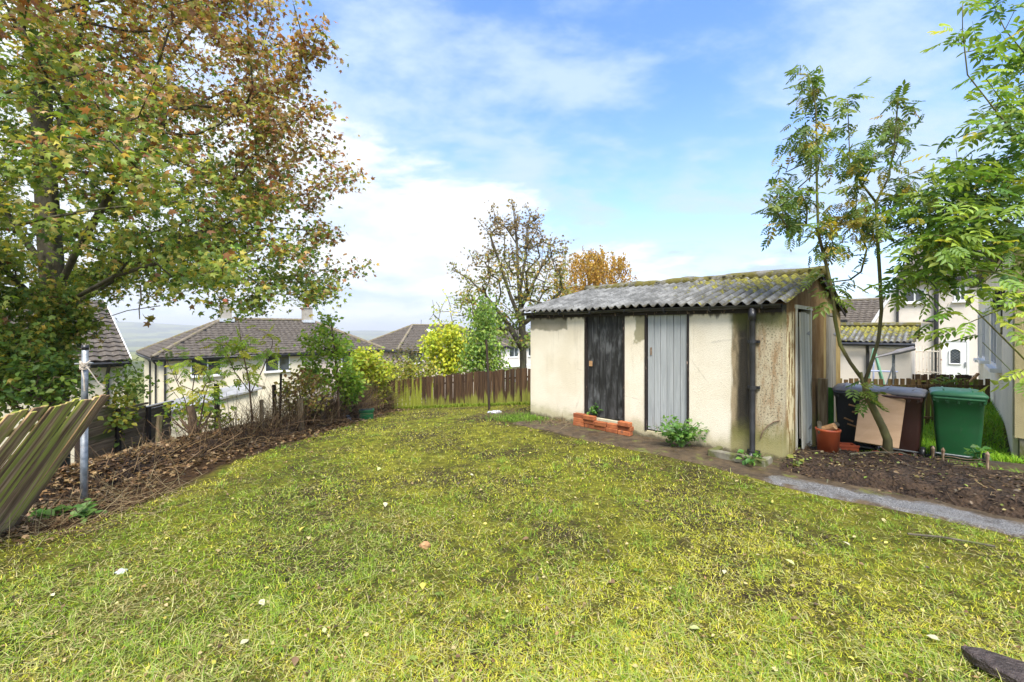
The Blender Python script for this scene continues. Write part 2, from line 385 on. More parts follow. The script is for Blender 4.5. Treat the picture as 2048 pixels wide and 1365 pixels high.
def shed_front():
    n = NT('cream_roughcast_stained'); w = n.noise(3.2, 6, .68); w2 = n.noise(1.3, 5, .6); X, Y, Z = n.xyz()
    base = n.mix(n.mr(n.noise(1.6, 6, .6), .35, .7), (.80, .73, .59), (.71, .63, .48))
    col = n.mix(n.mr(n.noise(30, 3, .7), .68, .75), base, (.36, .27, .17))                      # pock marks
    col = n.mix(n.mr(n.noise(70, 4, .8), .57, .66), col, n.mix(1., col, (.62, .58, .5), 'MULTIPLY'))
    bare = n.mix(n.mr(n.noise(2.2, 5, .6), .4, .65), (.36, .32, .24), (.27, .25, .18))
    m = n.ma('MULTIPLY', n.zone(0, -4.5, -3.42, .02, w, .22), n.zone(2, 1.66, 2.3, .02, w, .26)); col = n.mix(m, col, bare)
    m = n.ma('MULTIPLY', n.zone(0, -2.06, -1.84, .02, w, .3), n.zone(2, 1.5, 2.3, .03, w, .5)); col = n.mix(m, col, (.33, .30, .19))
    # run of damp round the downpipe
    wet = n.zone(0, -.60, -.26, .018, n.noise(1, 5, .6, n.mapv((6, 6, .9))), .16)
    col = n.mix(wet, col, n.mix(n.mr(n.noise(1, 6, .65, n.mapv((9, 9, 2))), .38, .62), (.15, .12, .07), (.36, .28, .17)))
    core = n.zone(0, -.53, -.30, .035, n.noise(1, 5, .6, n.mapv((6, 6, 1.1))), .2); col = n.mix(n.ma('MULTIPLY', core, .93), col, (.032, .029, .024))
    right = n.zone(0, -.30, .2, .02, w, .05)
    col = n.mix(right, col, n.mix(n.mr(n.noise(1, 6, .7, n.mapv((8, 8, 1.6))), .42, .64), (.47, .41, .28), (.30, .20, .105)))
    col = n.mix(n.ma('MULTIPLY', right, n.mr(n.noise(46, 3, .7), .53, .62)), col, (.14, .125, .08))
    m = n.ma('MULTIPLY', n.zone(0, -.62, .2, .05, w, .1), n.zone(2, 1.70, 2.3, .14, w, .5)); col = n.mix(n.ma('MULTIPLY', m, .85), col, (.10, .105, .03))
    m = n.ma('MULTIPLY', n.zone(0, -.62, .2, .05), n.zone(2, -.5, .38, .16, w, .5)); col = n.mix(n.ma('MULTIPLY', m, .8), col, (.21, .20, .06))
    m = n.zone(2, -.5, .20, .12, w, .5); col = n.mix(n.ma('MULTIPLY', m, .65), col, (.36, .32, .15))
    m = n.zone(2, -.5, .05, .04, n.noise(6, 6, .7), .22); col = n.mix(n.ma('MULTIPLY', m, .85), col, (.09, .075, .045))
    st = n.ma('MULTIPLY', n.mr(n.noise(1, 6, .7, n.mapv((7, 7, .5))), .55, .72), n.zone(2, .9, 2.4, .5)); col = n.mix(n.ma('MULTIPLY', st, .35), col, (.30, .25, .16))
    cr = n.nd('ShaderNodeTexVoronoi', feature='DISTANCE_TO_EDGE'); n.L.new(n.mapv((.8, .8, 1.1)), cr.inputs['Vector']); cr.inputs['Scale'].default_value = 1.0
    ck = n.ma('MULTIPLY', n.mr(n.ma('ADD', cr.outputs['Distance'], n.ma('MULTIPLY', n.ma('SUBTRACT', w, .5), .12)), .006, .001), n.mr(n.noise(1.1, 3, .6), .48, .58)); col = n.mix(n.ma('MULTIPLY', ck, .25), col, (.2, .16, .1))       # algae splash
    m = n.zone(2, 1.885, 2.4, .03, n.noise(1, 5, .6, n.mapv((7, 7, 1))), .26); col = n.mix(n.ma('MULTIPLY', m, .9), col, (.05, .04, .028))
    n.bsdf(col, .92, n.bump(n.ma('ADD', n.vor(130), n.noise(160, 4, .6)), .6, .008), 0, .2); return n.m
MT['shed_front'] = shed_front()
def shed_gable():
    n = NT('ochre_roughcast_peeling'); w = n.noise(4, 6, .7)
    col = n.mix(n.mr(n.noise(1, 6, .65, n.mapv((3, 3, 1.2))), .35, .68), (.165, .085, .024), (.30, .19, .075))
    col = n.mix(n.mr(n.noise(2.4, 6, .7), .56, .74), col, (.09, .055, .018))
    far = n.zone(1, 2.62, 5, .03, w, .05); col = n.mix(far, col, n.mix(n.mr(n.noise(1, 5, .6, n.mapv((4, 4, 1.4))), .4, .66), (.44, .32, .13), (.25, .16, .05)))
    near = n.ma('MULTIPLY', n.zone(1, -.5, .60, .02, w, .1), n.zone(2, -1, 1.88, .05, w, .2))
    pl = n.mr(n.noise(1, 6, .7, n.mapv((13, 13, 3.2)), .4), .50, .55)
    col = n.mix(n.ma('MULTIPLY', near, n.ma('SUBTRACT', 1., pl)), col, (.70, .60, .36))
    col = n.mix(n.ma('MULTIPLY', n.zone(2, -.5, .3, .16, w, .5), .7), col, (.20, .18, .05))
    n.bsdf(col, .92, n.bump(n.ma('ADD', n.vor(80), n.ma('MULTIPLY', pl, .4)), .7, .012), 0, .2); return n.m
MT['shed_gable'] = shed_gable()
def sheet_mat(name, mossx):
    """weathered grey corrugated sheet; moss thick near the ridge and the gable end"""
    n = NT(name); X, Y, Z = n.xyz(); w = n.noise(9, 6, .7)
    col = n.mix(n.mr(n.noise(3, 6, .65), .35, .68), (.085, .085, .08), (.23, .23, .22))
    col = n.mix(n.mr(n.noise(26, 5, .75), .52, .66), col, (.065, .062, .055))
    k = n.ma('ADD', n.noise(4.2, 6, .7), n.mr(X, mossx[0], mossx[1], -.18, .10)); k = n.ma('ADD', k, n.mr(Y, -.1, 2.1, -.10, .10))
    k = n.ma('ADD', k, n.ma('MULTIPLY', n.noise(24, 4, .7), .22))
    val = n.mr(n.ma('COSINE', n.ma('MULTIPLY', X, 2 * math.pi / .146)), .1, -.7)   # silt lies in the valleys
    col = n.mix(n.ma('MULTIPLY', val, n.mr(n.noise(7, 5, .7), .3, .6, .35, .95)), col, n.mix(n.noise(30, 3, .6), (.03, .027, .018), (.085, .07, .035)))
    moss = n.mix(n.mr(n.noise(13, 4, .6), .36, .62), (.075, .065, .02), (.27, .25, .035))
    mm = n.mr(k, .665, .74); col = n.mix(mm, col, moss)
    n.bsdf(col, .85, n.bump(n.ma('ADD', n.ma('MULTIPLY', mm, 1.4), n.noise(60, 5, .7)), .8, .012), 0, .25); return n.m
MT['sheet'] = sheet_mat('mossy_corrugated_sheet', (-3.8, .2)); MT['sheet_far'] = sheet_mat('far_corrugated_sheet', (-9, -3))
MT['ridge'] = pmat('mossy_ridge', (.20, .19, .165), (.09, .085, .06), 5, .9, .9, 40, .02, .05, c3=(.12, .105, .025), c3t=(.42, .55), c3scale=4)
MT['tile'] = pmat('roof_tile', (.062, .05, .041), (.108, .092, .075), 5, .75, .4, 40, .006, .16, c3=(.17, .15, .12), c3t=(.6, .72), c3scale=9)
MT['ridge_tile'] = pmat('ridge_tile', (.21, .175, .12), (.13, .105, .08), 6, .85, .4, 40, .008, .1, c3=(.16, .14, .05), c3t=(.5, .65))
MT['chimney_pot'] = pmat('chimney_pot', (.40, .13, .065), (.3, .09, .045), 8, .8, .2)
MT['tarmac'] = None
# ------------------------------------------------------------------ ground
def axis_pts(near, step, far, g):
    p = list(np.arange(0, near + 1e-6, step)); s = step
    while p[-1] < far: s *= g; p.append(p[-1] + s)
    return np.array(p)
ax_ = axis_pts(11, .22, 9500, 1.13); gx = np.concatenate([-ax_[::-1][:-1], ax_])
ay_ = axis_pts(16, .2, 9500, 1.12); by_ = axis_pts(3, .5, 2500, 1.5); gy = np.concatenate([-by_[::-1][:-1], ay_])
GX, GY = np.meshgrid(gx, gy); GZ = hgt(GX, GY)
def ground_mat():
    n = NT('ground_soil_moss'); X, Y, Z = n.xyz(); w = n.noise(.9, 5, .65)
    soil = n.mix(n.mr(n.noise(9, 7, .75), .35, .68), (.055, .042, .02), (.13, .10, .048))
    moss = n.mix(n.mr(n.noise(5, 6, .7), .38, .62), (.14, .145, .02), (.32, .31, .038))
    col = n.mix(n.mr(n.ma('ADD', n.noise(.8, 5, .6), n.ma('MULTIPLY', n.noise(14, 5, .75), .5)), .66, .88), moss, soil)
    col = n.mix(n.mr(n.noise(38, 4, .8), .56, .66), col, (.028, .028, .01))
    lit = n.ma('MULTIPLY', n.zone(0, -7.5, -3.55, .15, w, .9), n.zone(1, 3.4, 16, .3, w, .8))
    col = n.mix(lit, col, n.mix(n.mr(n.noise(11, 6, .75), .38, .62), (.035, .02, .01), (.12, .07, .035)))
    d = n.nd('ShaderNodeVectorMath', operation='LENGTH'); n.L.new(n.obj(), d.inputs[0]); r = d.outputs['Value']
    fld = n.mix(n.mr(n.noise(.006, 2, .4), .46, .52), (.16, .17, .06), (.07, .085, .045))
    fld = n.mix(n.mr(n.noise(.03, 6, .75), .55, .62), fld, (.03, .042, .024))
    fld = n.mix(n.mr(n.noise(.09, 3, .8), .66, .70), fld, (.22, .2, .18))
    col = n.mix(n.mr(r, 24, 60), col, fld)
    n.bsdf(col, .95, n.bump(n.ma('ADD', n.noise(24, 7, .75), n.noise(90, 4, .8)), 1., .06), 0, .1); return n.m
MT['ground'] = ground_mat()
nx, ny = len(gx), len(gy); idx = np.arange(nx * ny).reshape(ny, nx)
q = np.stack([idx[:-1, :-1], idx[:-1, 1:], idx[1:, 1:], idx[1:, :-1]], -1).reshape(-1)
g_me = np_mesh('ground', np.stack([GX, GY, GZ], -1).reshape(-1, 3), q, np.full(len(q) // 4, 4), MT['ground'], None, True)
ground = tag(link('ground', g_me), kind='structure')

def sheet_obj(name, x0, x1, y0, y1, nx_, ny_, zf, mat, kind='structure', edge=None):
    """grid in the grid frame of the garden (local x along the shed front)"""
    u = np.linspace(0, 1, nx_); v = np.linspace(0, 1, ny_); U, V = np.meshgrid(u, v)
    lx = x0 + (x1 - x0) * U; e0, e1 = (edge(lx) if edge else (y0, y1)); ly = e0 + (e1 - e0) * V
    wx = C0[0] + S2 * (lx + ly); wy = C0[1] + S2 * (ly - lx); z = hgt(wx, wy) + zf(lx, ly, U, V, wx, wy)
    id_ = np.arange(nx_ * ny_).reshape(ny_, nx_); qq = np.stack([id_[:-1, :-1], id_[:-1, 1:], id_[1:, 1:], id_[1:, :-1]], -1).reshape(-1)
    return tag(link(name, np_mesh(name, np.stack([wx, wy, z], -1).reshape(-1, 3), qq, np.full(len(qq) // 4, 4), mat, None, True)), kind=kind)
def path_mat():
    n = NT('wet_tarmac_mud'); wx, wy, wz = n.xyz()
    lx = n.ma('MULTIPLY', n.ma('SUBTRACT', n.ma('SUBTRACT', wx, C0[0]), n.ma('SUBTRACT', wy, C0[1])), S2)
    tar = n.mix(n.mr(n.noise(110, 3, .75), .40, .62), (.04, .04, .04), (.25, .245, .245))
    tar = n.mix(n.mr(n.noise(5, 5, .7), .5, .75), tar, (.07, .06, .05))
    mud = n.mix(n.mr(n.noise(6, 7, .72), .35, .65), (.035, .023, .012), (.085, .058, .03))
    k = n.ma('ADD', n.mr(lx, -.35, .55), n.ma('MULTIPLY', n.ma('SUBTRACT', n.noise(2.6, 6, .7), .5), 1.1))
    ly = n.ma('MULTIPLY', n.ma('ADD', n.ma('SUBTRACT', wx, C0[0]), n.ma('SUBTRACT', wy, C0[1])), S2)
    ed = n.ma('ADD', n.ma('ABSOLUTE', n.ma('ADD', n.ma('SUBTRACT', ly, n.ma('MULTIPLY', n.ma('MAXIMUM', lx, 0.), .06)), .83)), n.ma('MULTIPLY', n.ma('SUBTRACT', n.noise(3.3, 6, .72), .5), .5))
    m = n.ma('MULTIPLY', n.mr(k, .42, .58), n.mr(ed, .21, .10)); col = n.mix(m, mud, tar)
    col = n.mix(n.ma('MULTIPLY', n.mr(n.noise(3.1, 6, .7), .56, .64), n.ma('SUBTRACT', 1., m)), col, (.10, .105, .022))
    rough = n.mix(m, n.mr(n.noise(4, 4, .6), .35, .6, .5, .95), n.mr(n.noise(6, 4, .6), .35, .65, .22, .6))
    n.bsdf(col, rough, n.bump(n.ma('ADD', n.noise(110, 4, .7), n.noise(12, 5, .7)), .5, .012), 0, .4); return n.m
MT['path'] = path_mat()
path = sheet_obj('garden_path', -4.0, 3.4, -1.08, -.0, 110, 18,
    lambda lx, ly, U, V, wx, wy: .018 + .012 * (fbm(wx * 3, wy * 3, 31, 3) - .5) - .05 * ss(.90, 1., 1 - V), MT['path'],
    edge=lambda lx: (-.86 - .22 * ss(-.6, .6, lx) + .2 * (fbm(lx * 1.3, lx * 0, 41, 3) - .5) + .06 * np.maximum(lx, 0), 0 * lx + .02 - .30 * ss(.05, .5, lx)))
path2 = sheet_obj('neighbour_path', .9, 6.0, 1.55, 2.35, 40, 8, lambda lx, ly, U, V, wx, wy: .02 + 0 * lx, MT['path'])
def bed_mat():
    n = NT('bare_garden_soil')
    col = n.mix(n.mr(n.noise(9, 8, .75), .34, .66), (.014, .008, .005), (.075, .045, .025))
    col = n.mix(n.mr(n.noise(45, 4, .8), .60, .7), col, (.13, .082, .05))
    n.bsdf(col, n.mr(n.noise(8, 4, .6), .4, .6, .6, .95), n.bump(n.ma('ADD', n.noise(26, 7, .75), n.vor(30)), 1., .04), 0, .3); return n.m
MT['bed'] = bed_mat()
bed = sheet_obj('soil_bed', .06, 4.2, -.62, 1.3, 130, 66,
    lambda lx, ly, U, V, wx, wy: -.06 + (.13 + .06 * ss(.2, 1.2, lx)) * ss(0, .22, V) * ss(1., .86, V) * ss(1, .96, U) + .10 * (fbm(wx * 3.2, wy * 3.2, 51, 5) - .45) * ss(0, .15, V) * ss(1, .85, V), MT['bed'],
    edge=lambda lx: (-.66 + .28 * (fbm(lx * 2.1, lx * 0 + 3, 61, 4) - .5) + .07 * np.maximum(lx - .5, 0), 1.25 + .0 * lx))
def bedz(x, y):
    lx, ly = w2loc(x, y); V = np.clip((ly + .62) / 1.87, 0, 1); U = np.clip((lx - .06) / 4.14, 0, 1)
    return H(x, y) + float(-.06 + (.13 + .06 * ss(.2, 1.2, lx)) * ss(0, .22, V) * ss(1., .86, V) * ss(1, .96, U) + .10 * (fbm(x * 3.2, y * 3.2, 51, 5) - .45) * ss(0, .15, V) * ss(1, .85, V))

# ------------------------------------------------------------------ shed
shed = thing('outbuilding', 'low cream roughcast outbuilding with mossy corrugated roof and worn doors', 'shed', (C0[0], C0[1], 0), -math.pi / 4)
FL, GD, EH, RH = 4.32, 4.25, 2.0, 2.52
m = MB()
for (a, b) in ((-FL, -3.03), (-2.24, -1.885), (-1.185, 0)): m.box(a, b, 0, .2, -.4, 1.995)
m.box(-3.03, -2.24, 0, .2, 1.945, 1.994); m.box(-1.885, -1.185, 0, .2, 1.938, 1.994)
m.box(-3.03, -2.24, 0, .2, -.4, .16); m.box(-1.885, -1.185, 0, .2, -.4, .10)
m.build('wall', MT['shed_front'], shed)
m = MB()   # gable end with two door openings
def gz(y): return EH + (RH - EH) * (1 - abs(y - GD / 2) / (GD / 2))
d1 = (.68, 1.62); d2 = (2.82, 3.66); GT = 1.97
def gpiece(y0, y1, z0, z1f=None):
    ys = [y0] + ([GD / 2] if y0 < GD / 2 < y1 else []) + [y1]
    poly = [(-.003, y0, z0), (-.003, y1, z0)] + [(-.003, y, gz(y) - .01) for y in reversed(ys)]
    m.prism(poly, (-.2, 0, 0))
gpiece(.201, d1[0], -.4); gpiece(d1[0], d1[1], GT); gpiece(d1[1], d2[0], -.4); gpiece(d2[0], d2[1], GT); gpiece(d2[1], GD, -.4)
m.build('gable_wall', MT['shed_gable'], shed)
m = MB(); m.box(-FL, -.2, GD - .2, GD, -.8, 1.99); m.box(-FL, -FL + .2, .2, GD - .2, -.6, 1.99)
m.prism([(-FL + .003, 0.2, 1.99), (-FL + .003, GD - .2, 1.99), (-FL + .003, GD / 2, RH - .03)], (.19, 0, 0)); m.build('rear_wall', MT['wall_ochre'], shed)
m = MB(); m.box(-.19, -.17, .62, 1.75, 0, 2.0); m.box(-3.1, -1.1, .17, .19, .1, 1.98); m.build('interior_shade_sheet', MT['black'], shed)  # black sheets behind the door openings stand in for the shade indoors
# corrugated roof: overlapping sheets, 146 mm pitch
PIT = .146
def corrugated(parent, x0, x1, ye, yr, ze, zr, mat, per=7, name='corrugated_sheet'):
    n = int(round((x1 - x0) / (PIT * per))); w = (x1 - x0) / n
    for side in (0, 1):
        for k in range(n):
            a = x1 - (k + 1) * w - .05; b = x1 - k * w; nu = int((b - a) / PIT * 8) + 1; nv = 9
            vs = []; fs = []; lift = .006 * (k % 2) + random.uniform(0, .004); sag = random.uniform(-.012, .012)
            for j in range(nv):
                v = j / (nv - 1)
                for i in range(nu):
                    u = a + (b - a) * i / (nu - 1)
                    y = ye + (yr - ye) * v + sag * (1 - v) * .8; z = ze + (zr - ze) * v + lift + .028 * math.cos(2 * math.pi * u / PIT) + .012 * math.sin(u * 2.3) * (1 - v)
                    vs.append((u, y if side == 0 else 2 * yr - y, z))
            N0 = len(vs); vs += [(p[0], p[1], p[2] - .009) for p in vs]
            for j in range(nv - 1):
                for i in range(nu - 1):
                    q = j * nu + i; fs.append((q, q + 1, q + nu + 1, q + nu)); fs.append((N0 + q, N0 + q + nu, N0 + q + nu + 1, N0 + q + 1))
            for i in range(nu - 1): fs.append((i, N0 + i, N0 + i + 1, i + 1))
            for j in range(nv - 1):
                for i in (0, nu - 1): q = j * nu + i; fs.append((q, q + nu, N0 + q + nu, N0 + q))
            MB().add(vs, fs).build(name, mat, parent, True)
corrugated(shed, -FL - .14, .10, -.13, GD / 2, 2.035, 2.60, MT['sheet'])
pts = []
m = MB()
for k in range(36):
    x = -FL - .18 + (FL + .30) * k / 35; pts.append((x, GD / 2, 2.605 + .010 * math.sin(x * 5.1) + .005 * math.sin(x * 17)))
m.tube(pts, [.098 + .007 * math.sin(k * 2.1) + .006 * math.sin(k * 5.3) for k in range(36)], 10); m.build('ridge_cap', MT['ridge'], shed, True)
# clumps of moss rooted along the ridge and in the valleys of the sheets
def moss_clump(parent):
    n = 1500; x = -FL * rng.random(n) ** 1.7 + .05; yv = GD / 2 - np.abs(rng.normal(0, .30, n)) ** 1.0 * 1.3
    kill = (rng.random(n) < .35) & (x > -1.4); yv[kill] = rng.uniform(.1, GD / 2, kill.sum()); yv = np.clip(yv, -.05, GD / 2)
    x = np.round(x / PIT - .5) * PIT + PIT / 2 + rng.normal(0, .02, n); x = np.clip(x, -FL - .1, .08)
    z = 2.035 + (2.60 - 2.035) * (yv + .13) / (GD / 2 + .13) - .022 + (GD / 2 - yv < .09) * .09
    tv = [(math.cos(a) * r, math.sin(a) * r, h) for (r, h) in ((1, 0), (.75, .6)) for a in np.linspace(0, 2 * np.pi, 7)[:-1]] + [(0, 0, .85)]
    tf = [(k, (k + 1) % 6, 6 + (k + 1) % 6, 6 + k) for k in range(6)] + [(6 + k, 6 + (k + 1) % 6, 12) for k in range(6)]
    rt = rot_from(rng.normal(size=(n, 3)) * [1, 1, .1], np.tile([0, 0, 1.], (n, 1))); s = rng.uniform(.008, .028, n)
    c = np.where(rng.random((n, 1)) < .5, [[.22, .21, .035]], [[.10, .085, .025]]) * rng.uniform(.6, 1.3, (n, 1))
    tag(link('moss_clumps', scatter_mesh('moss_clumps', tv, tf, np.stack([x, yv, z], 1), rt, np.stack([s, s, s * .8], 1), c, MT['litter'], True), parent), kind='stuff')
moss_clump(shed)
m = MB(); m.box(-FL - .1, .0, -.022, -.004, 1.90, 2.005); m.build('fascia', MT['frame_dark'], shed)
m = MB()   # half-round gutter with brackets
for k in range(2): pass
seg = 10
vs = []; fs = []
xs = [-FL - .12 + (FL + .13) * i / 24 for i in range(25)]
for i, x in enumerate(xs):
    for j in range(seg + 1):
        a = math.pi + math.pi * j / seg; zz = .004 * math.sin(x * 2.7)
        vs.append((x, -.085 + .055 * math.cos(a), 2.0 + .05 * math.sin(a) + zz))
for i in range(24):
    for j in range(seg): q = i * (seg + 1) + j; fs.append((q, q + 1, q + seg + 2, q + seg + 1))
m.add(vs, fs)
gut = m.build('gutter', MT['black'], shed, True)
for k in range(7):
    x = -.2 - k * .66; b = MB(); b.tube([(x, -.02, 2.0), (x, -.03, 1.952), (x, -.085, 1.938), (x, -.14, 1.955), (x, -.147, 2.0)], .011, 5); b.build('gutter_bracket', MT['black'], gut)
m = MB(); px_, py_ = -.325, -.075
m.tube([(px_, -.085, 1.96), (px_, -.083, 1.86), (px_, py_, 1.80), (px_, py_, .10), (px_ - .01, py_ - .03, .03), (px_ - .03, py_ - .1, -.02)], [.042, .04, .034, .034, .034, .034], 12)
m.tube([(px_, -.083, 1.93), (px_, -.083, 1.80)], .047, 12)
dp = m.build('downpipe', MT['black'], shed, True)
for z in (1.52, .92, .08):
    b = MB(); b.tube([(px_, py_, z - .022), (px_, py_, z + .022)], .046, 12); b.box(px_ - .075, px_ + .075, -.03, -.004, z - .018, z + .018); b.build('pipe_clip', MT['black'], dp)
b = MB(); b.tube([(-.245, -.02, .26), (-.215, -.035, .36), (-.16, -.02, .44), (-.09, -.015, .50), (-.03, -.012, .525)], .007, 5); b.build('bent_cable', MT['rust'], shed)
# plank doors: every plank its own piece
def plank_door(x0, x1, z0, z1, n, mat, y=.045, name='door'):
    d = MB(); 
    for z in (z0 + .22, (z0 + z1) / 2, z1 - .22): d.box(x0 + .01, x1 - .01, y + .022, y + .05, z - .05, z + .05)
    d.box(x0, x1, y + .05, y + .06, z0, z1)
    door = d.build(name, MT['darkwood'], shed)
    w = (x1 - x0) / n
    me = MB().box(-w / 2 + .0035, w / 2 - .0035, -.0, .02, z0, z1).mesh('plank', mat, False, .002)
    for k in range(n):
        o = link('plank', me, door, False, Matrix.Translation((x0 + w * (k + .5), y + random.uniform(-.004, .004), random.uniform(-.012, .006))))
    return door
dk = plank_door(-3.0, -2.272, .185, 1.915, 6, MT['plank_black']); tag(dk, 'black worn plank door of the outbuilding')
dg = plank_door(-1.845, -1.222, .125, 1.912, 6, MT['plank_grey'], .02); tag(dg, 'pale grey painted plank door of the outbuilding')
b = MB(); b.box(-1.80, -1.775, .008, .02, 1.28, 1.40); b.build('latch', MT['rust'], dg)
b = MB(); b.box(-2.96, -2.90, .03, .045, 1.04, 1.13); b.build('lock_plate', MT['log'], dk)
for (a, b_, z0, z1) in ((-3.03, -2.24, .16, 1.945), (-1.885, -1.185, .10, 1.938)):
    f = MB(); f.box(a, a + .032, -.012, .10, z0, z1); f.box(b_ - .032, b_, -.012, .10, z0, z1); f.box(a + .032, b_ - .032, -.010, .10, z1 - .03, z1 + .0)
    f.build('door_frame', MT['frame_dark'], shed)
# gable doors
f = MB(); f.box(-.12, .014, d1[0], d1[0] + .05, -.1, GT); f.box(-.12, .014, d1[1] - .05, d1[1], -.1, GT); f.box(-.12, .016, d1[0] - .04, d1[1] + .05, GT, GT + .05); f.build('door_frame', MT['plank_white'], shed)
f = MB(); f.box(-.12, .012, d2[0], d2[0] + .045, -.4, GT); f.box(-.12, .012, d2[1] - .045, d2[1], -.4, GT); f.box(-.12, .014, d2[0], d2[1], GT - .045, GT); f.build('door_frame', MT['plank_old'], shed)
def gable_door(hy, w, ang, z0, z1, mat, n, lab, twist=0.):
    """hinged on the far jamb, swung outwards by ang"""
    M = Matrix.Translation((.018, hy, 0)) @ Matrix.Rotation(ang, 4, 'Z') @ Matrix.Rotation(twist, 4, 'Y')
    d = MB(); 
    d.box(-.045, -.021, -w + .02, -.02, z0 + .15, z1 - .2)
    door = d.build('door', MT['plank_old'], shed, M=M); tag(door, lab); MTX[door.name] = MTX[shed.name] @ M
    pw = w / n; me = MB().box(-.02, .0, -pw / 2 + .002, pw / 2 - .002, z0, z1).mesh('plank', mat, False, .002)
    for k in range(n): link('plank', me, door, False, Matrix.Translation((random.uniform(-.003, .003), -w + pw * (k + .5), random.uniform(-.01, .01))))
    for z in (z0 + .2, z1 - .3): MB().prism([(.003, -.01, z - .035), (.003, -.01, z + .035), (.003, -.30, z + .006), (.003, -.30, z - .006)], (.005, 0, 0)).build('strap_hinge', MT['steel'], door)
    return door
gable_door(d1[1] - .05, .82, R(4.0), .02, GT - .05, MT['plank_white'], 6, 'peeling white plank door standing ajar', R(-1.0))
gable_door(d2[1] - .045, .74, R(0.6), -.3, GT - .07, MT['plank_old'], 6, 'bare weathered grey plank door, closed')
# barge boards of the far slope
b = MB(); b.prism([(.07, GD / 2, 2.555), (.07, GD + .14, 2.02), (.07, GD + .14, 1.93), (.07, GD / 2, 2.465)], (-.02, 0, 0)); b.build('barge_board', MT['darkwood'], shed)
# concrete drain kerb under the downpipe
lt = loc2w(-.42, -.24)
kb = thing('drain_kerb', 'mossy concrete gully kerb at the foot of the black downpipe', 'drain', (lt[0], lt[1], H(*lt)), -math.pi / 4)
b = MB(); b.box(-.34, .34, -.20, -.11, -.05, .11); b.box(-.34, -.26, -.11, .14, -.05, .10); b.box(.26, .34, -.11, .14, -.05, .10); b.build('kerb', MT['concrete'], kb, bevel=.012)
b = MB(); b.box(-.26, .26, -.11, .14, -.04, .045); b.build('silt', MT['bed'], kb)
# bricks stacked below the black door, one object each
bricks = [(0, 3), (1, 3), (2, 2), (3, 2), (4, 3)]
ords = ['leftmost', 'second', 'third', 'fourth', 'rightmost']; lev = ['bottom', 'middle', 'top']
bm_ = MB().box(-.105, .105, -.05, .05, 0, .067).mesh('brick', MT['brick'], False, .005)
for (c, nn) in bricks:
    for k in range(nn):
        ll = lev[k] if nn == 3 else ('bottom', 'top')[k]
        w_ = loc2w(-3.02 + c * .222 + random.uniform(-.006, .006), -.16 + random.uniform(-.025, .02)); z0 = H(*w_) + .02 + k * .07
        o = link('brick', bm_, None, False, Matrix.Translation((w_[0], w_[1], z0)) @ Matrix.Rotation(-math.pi / 4 + random.uniform(-.06, .06), 4, 'Z'))
        tag(o, f'{ll} red brick in the {ords[c]} column of the pile below the black door', 'brick', 'bricks piled below the black door')

# ------------------------------------------------------------------ houses
def tile_mesh(w, hgt_, t=.045):
    # pantile-like tile: a shallow roll, thick front edge
    n = 5; vs = []; fs = []
    for j in (0, 1):
        for i in range(n):
            u = i / (n - 1); x = -w / 2 + w * u; z = .022 * math.sin(u * 2 * math.pi) + (t if j == 0 else 0.0)
            vs.append((x, -hgt_ * .56 if j == 0 else hgt_ * .56, z))
    for i in range(n): vs.append((vs[i][0], vs[i][1], vs[i][2] - t))
    fs = [(i, i + 1, n + i + 1, n + i) for i in range(n - 1)] + [(2 * n + i, 2 * n + i + 1, i + 1, i) for i in range(n - 1)]
    return vs, fs
def tiled_plane(parent, O, u, v, inside, W, Lg, tw=.33, th=.30, single=None, jitter=.004):
    """tiles over a plane: O corner at the eave, u along the eave, v up the slope; joined unless single"""
    u = Vector(u).normalized(); v = Vector(v).normalized(); nrm = u.cross(v); tv, tf = tile_mesh(tw, th)
    pos = []; 
    for r in range(int(Lg / th) + 1):
        for c in range(int(W / tw) + 2):
            uu = (c + .5 * 0) * tw + tw / 2; vv = r * th + th * .4
            if inside(uu, vv): pos.append((uu, vv))
    Mx = Matrix((u, v, nrm)).transposed().to_4x4()
    out = []
    P = [Vector(O) + u * a + v * b + nrm * (random.uniform(-jitter, jitter) + .03) for a, b in pos]
    if single:
        me = MB().add(tv, tf).mesh('roof_tile', MT['tile'], False, 0, False)
        order = sorted(range(len(P)), key=single)
        for i in order[:300]: link('roof_tile', me, parent, False, Matrix.Translation(P[i]) @ Mx)
        rest = [P[i] for i in order[300:]]
    else: rest = P
    if rest:
        Rm = np.tile(np.array(Mx.to_3x3())[None], (len(rest), 1, 1))
        o = link('roof_tiles', scatter_mesh('roof_tiles', tv, tf, np.array([tuple(p) for p in rest]), Rm, np.ones(len(rest)), None, MT['tile']), parent); tag(o, kind='stuff')
def window(parent, M, w, h, split=.55, top=False):
    """white casement: frame part with panes and a sill; local x along the wall, -y outwards"""
    m = MB(); t = .06
    m.box(-w / 2, w / 2, -.01, .06, 0, t); m.box(-w / 2, w / 2, -.01, .06, h - t, h); m.box(-w / 2, -w / 2 + t, -.01, .06, t, h - t); m.box(w / 2 - t, w / 2, -.01, .06, t, h - t)
    xs = -w / 2 + w * split; m.box(xs - t / 2, xs + t / 2, -.012, .058, t, h - t)
    if top: m.box(-w / 2 + t, w / 2 - t, -.011, .057, h * .68, h * .68 + .045)
    f = m.build('window', MT['white_pvc'], parent, M=M)
    for (a, b) in ((-w / 2 + t, xs - t / 2), (xs + t / 2, w / 2 - t)):
        MB().box(a, b, .01, .03, t, h - t).build('pane', MT['glass'], f)
    MB().box(-w / 2 - .06, w / 2 + .06, -.09, .05, -.07, -.003).build('sill', MT['white_pvc'], f)
def Mx_front(y, z): return Matrix.Translation((.05, y, z)) @ Matrix.Rotation(math.pi / 2, 4, 'Z')   # wall at x=0 facing +x
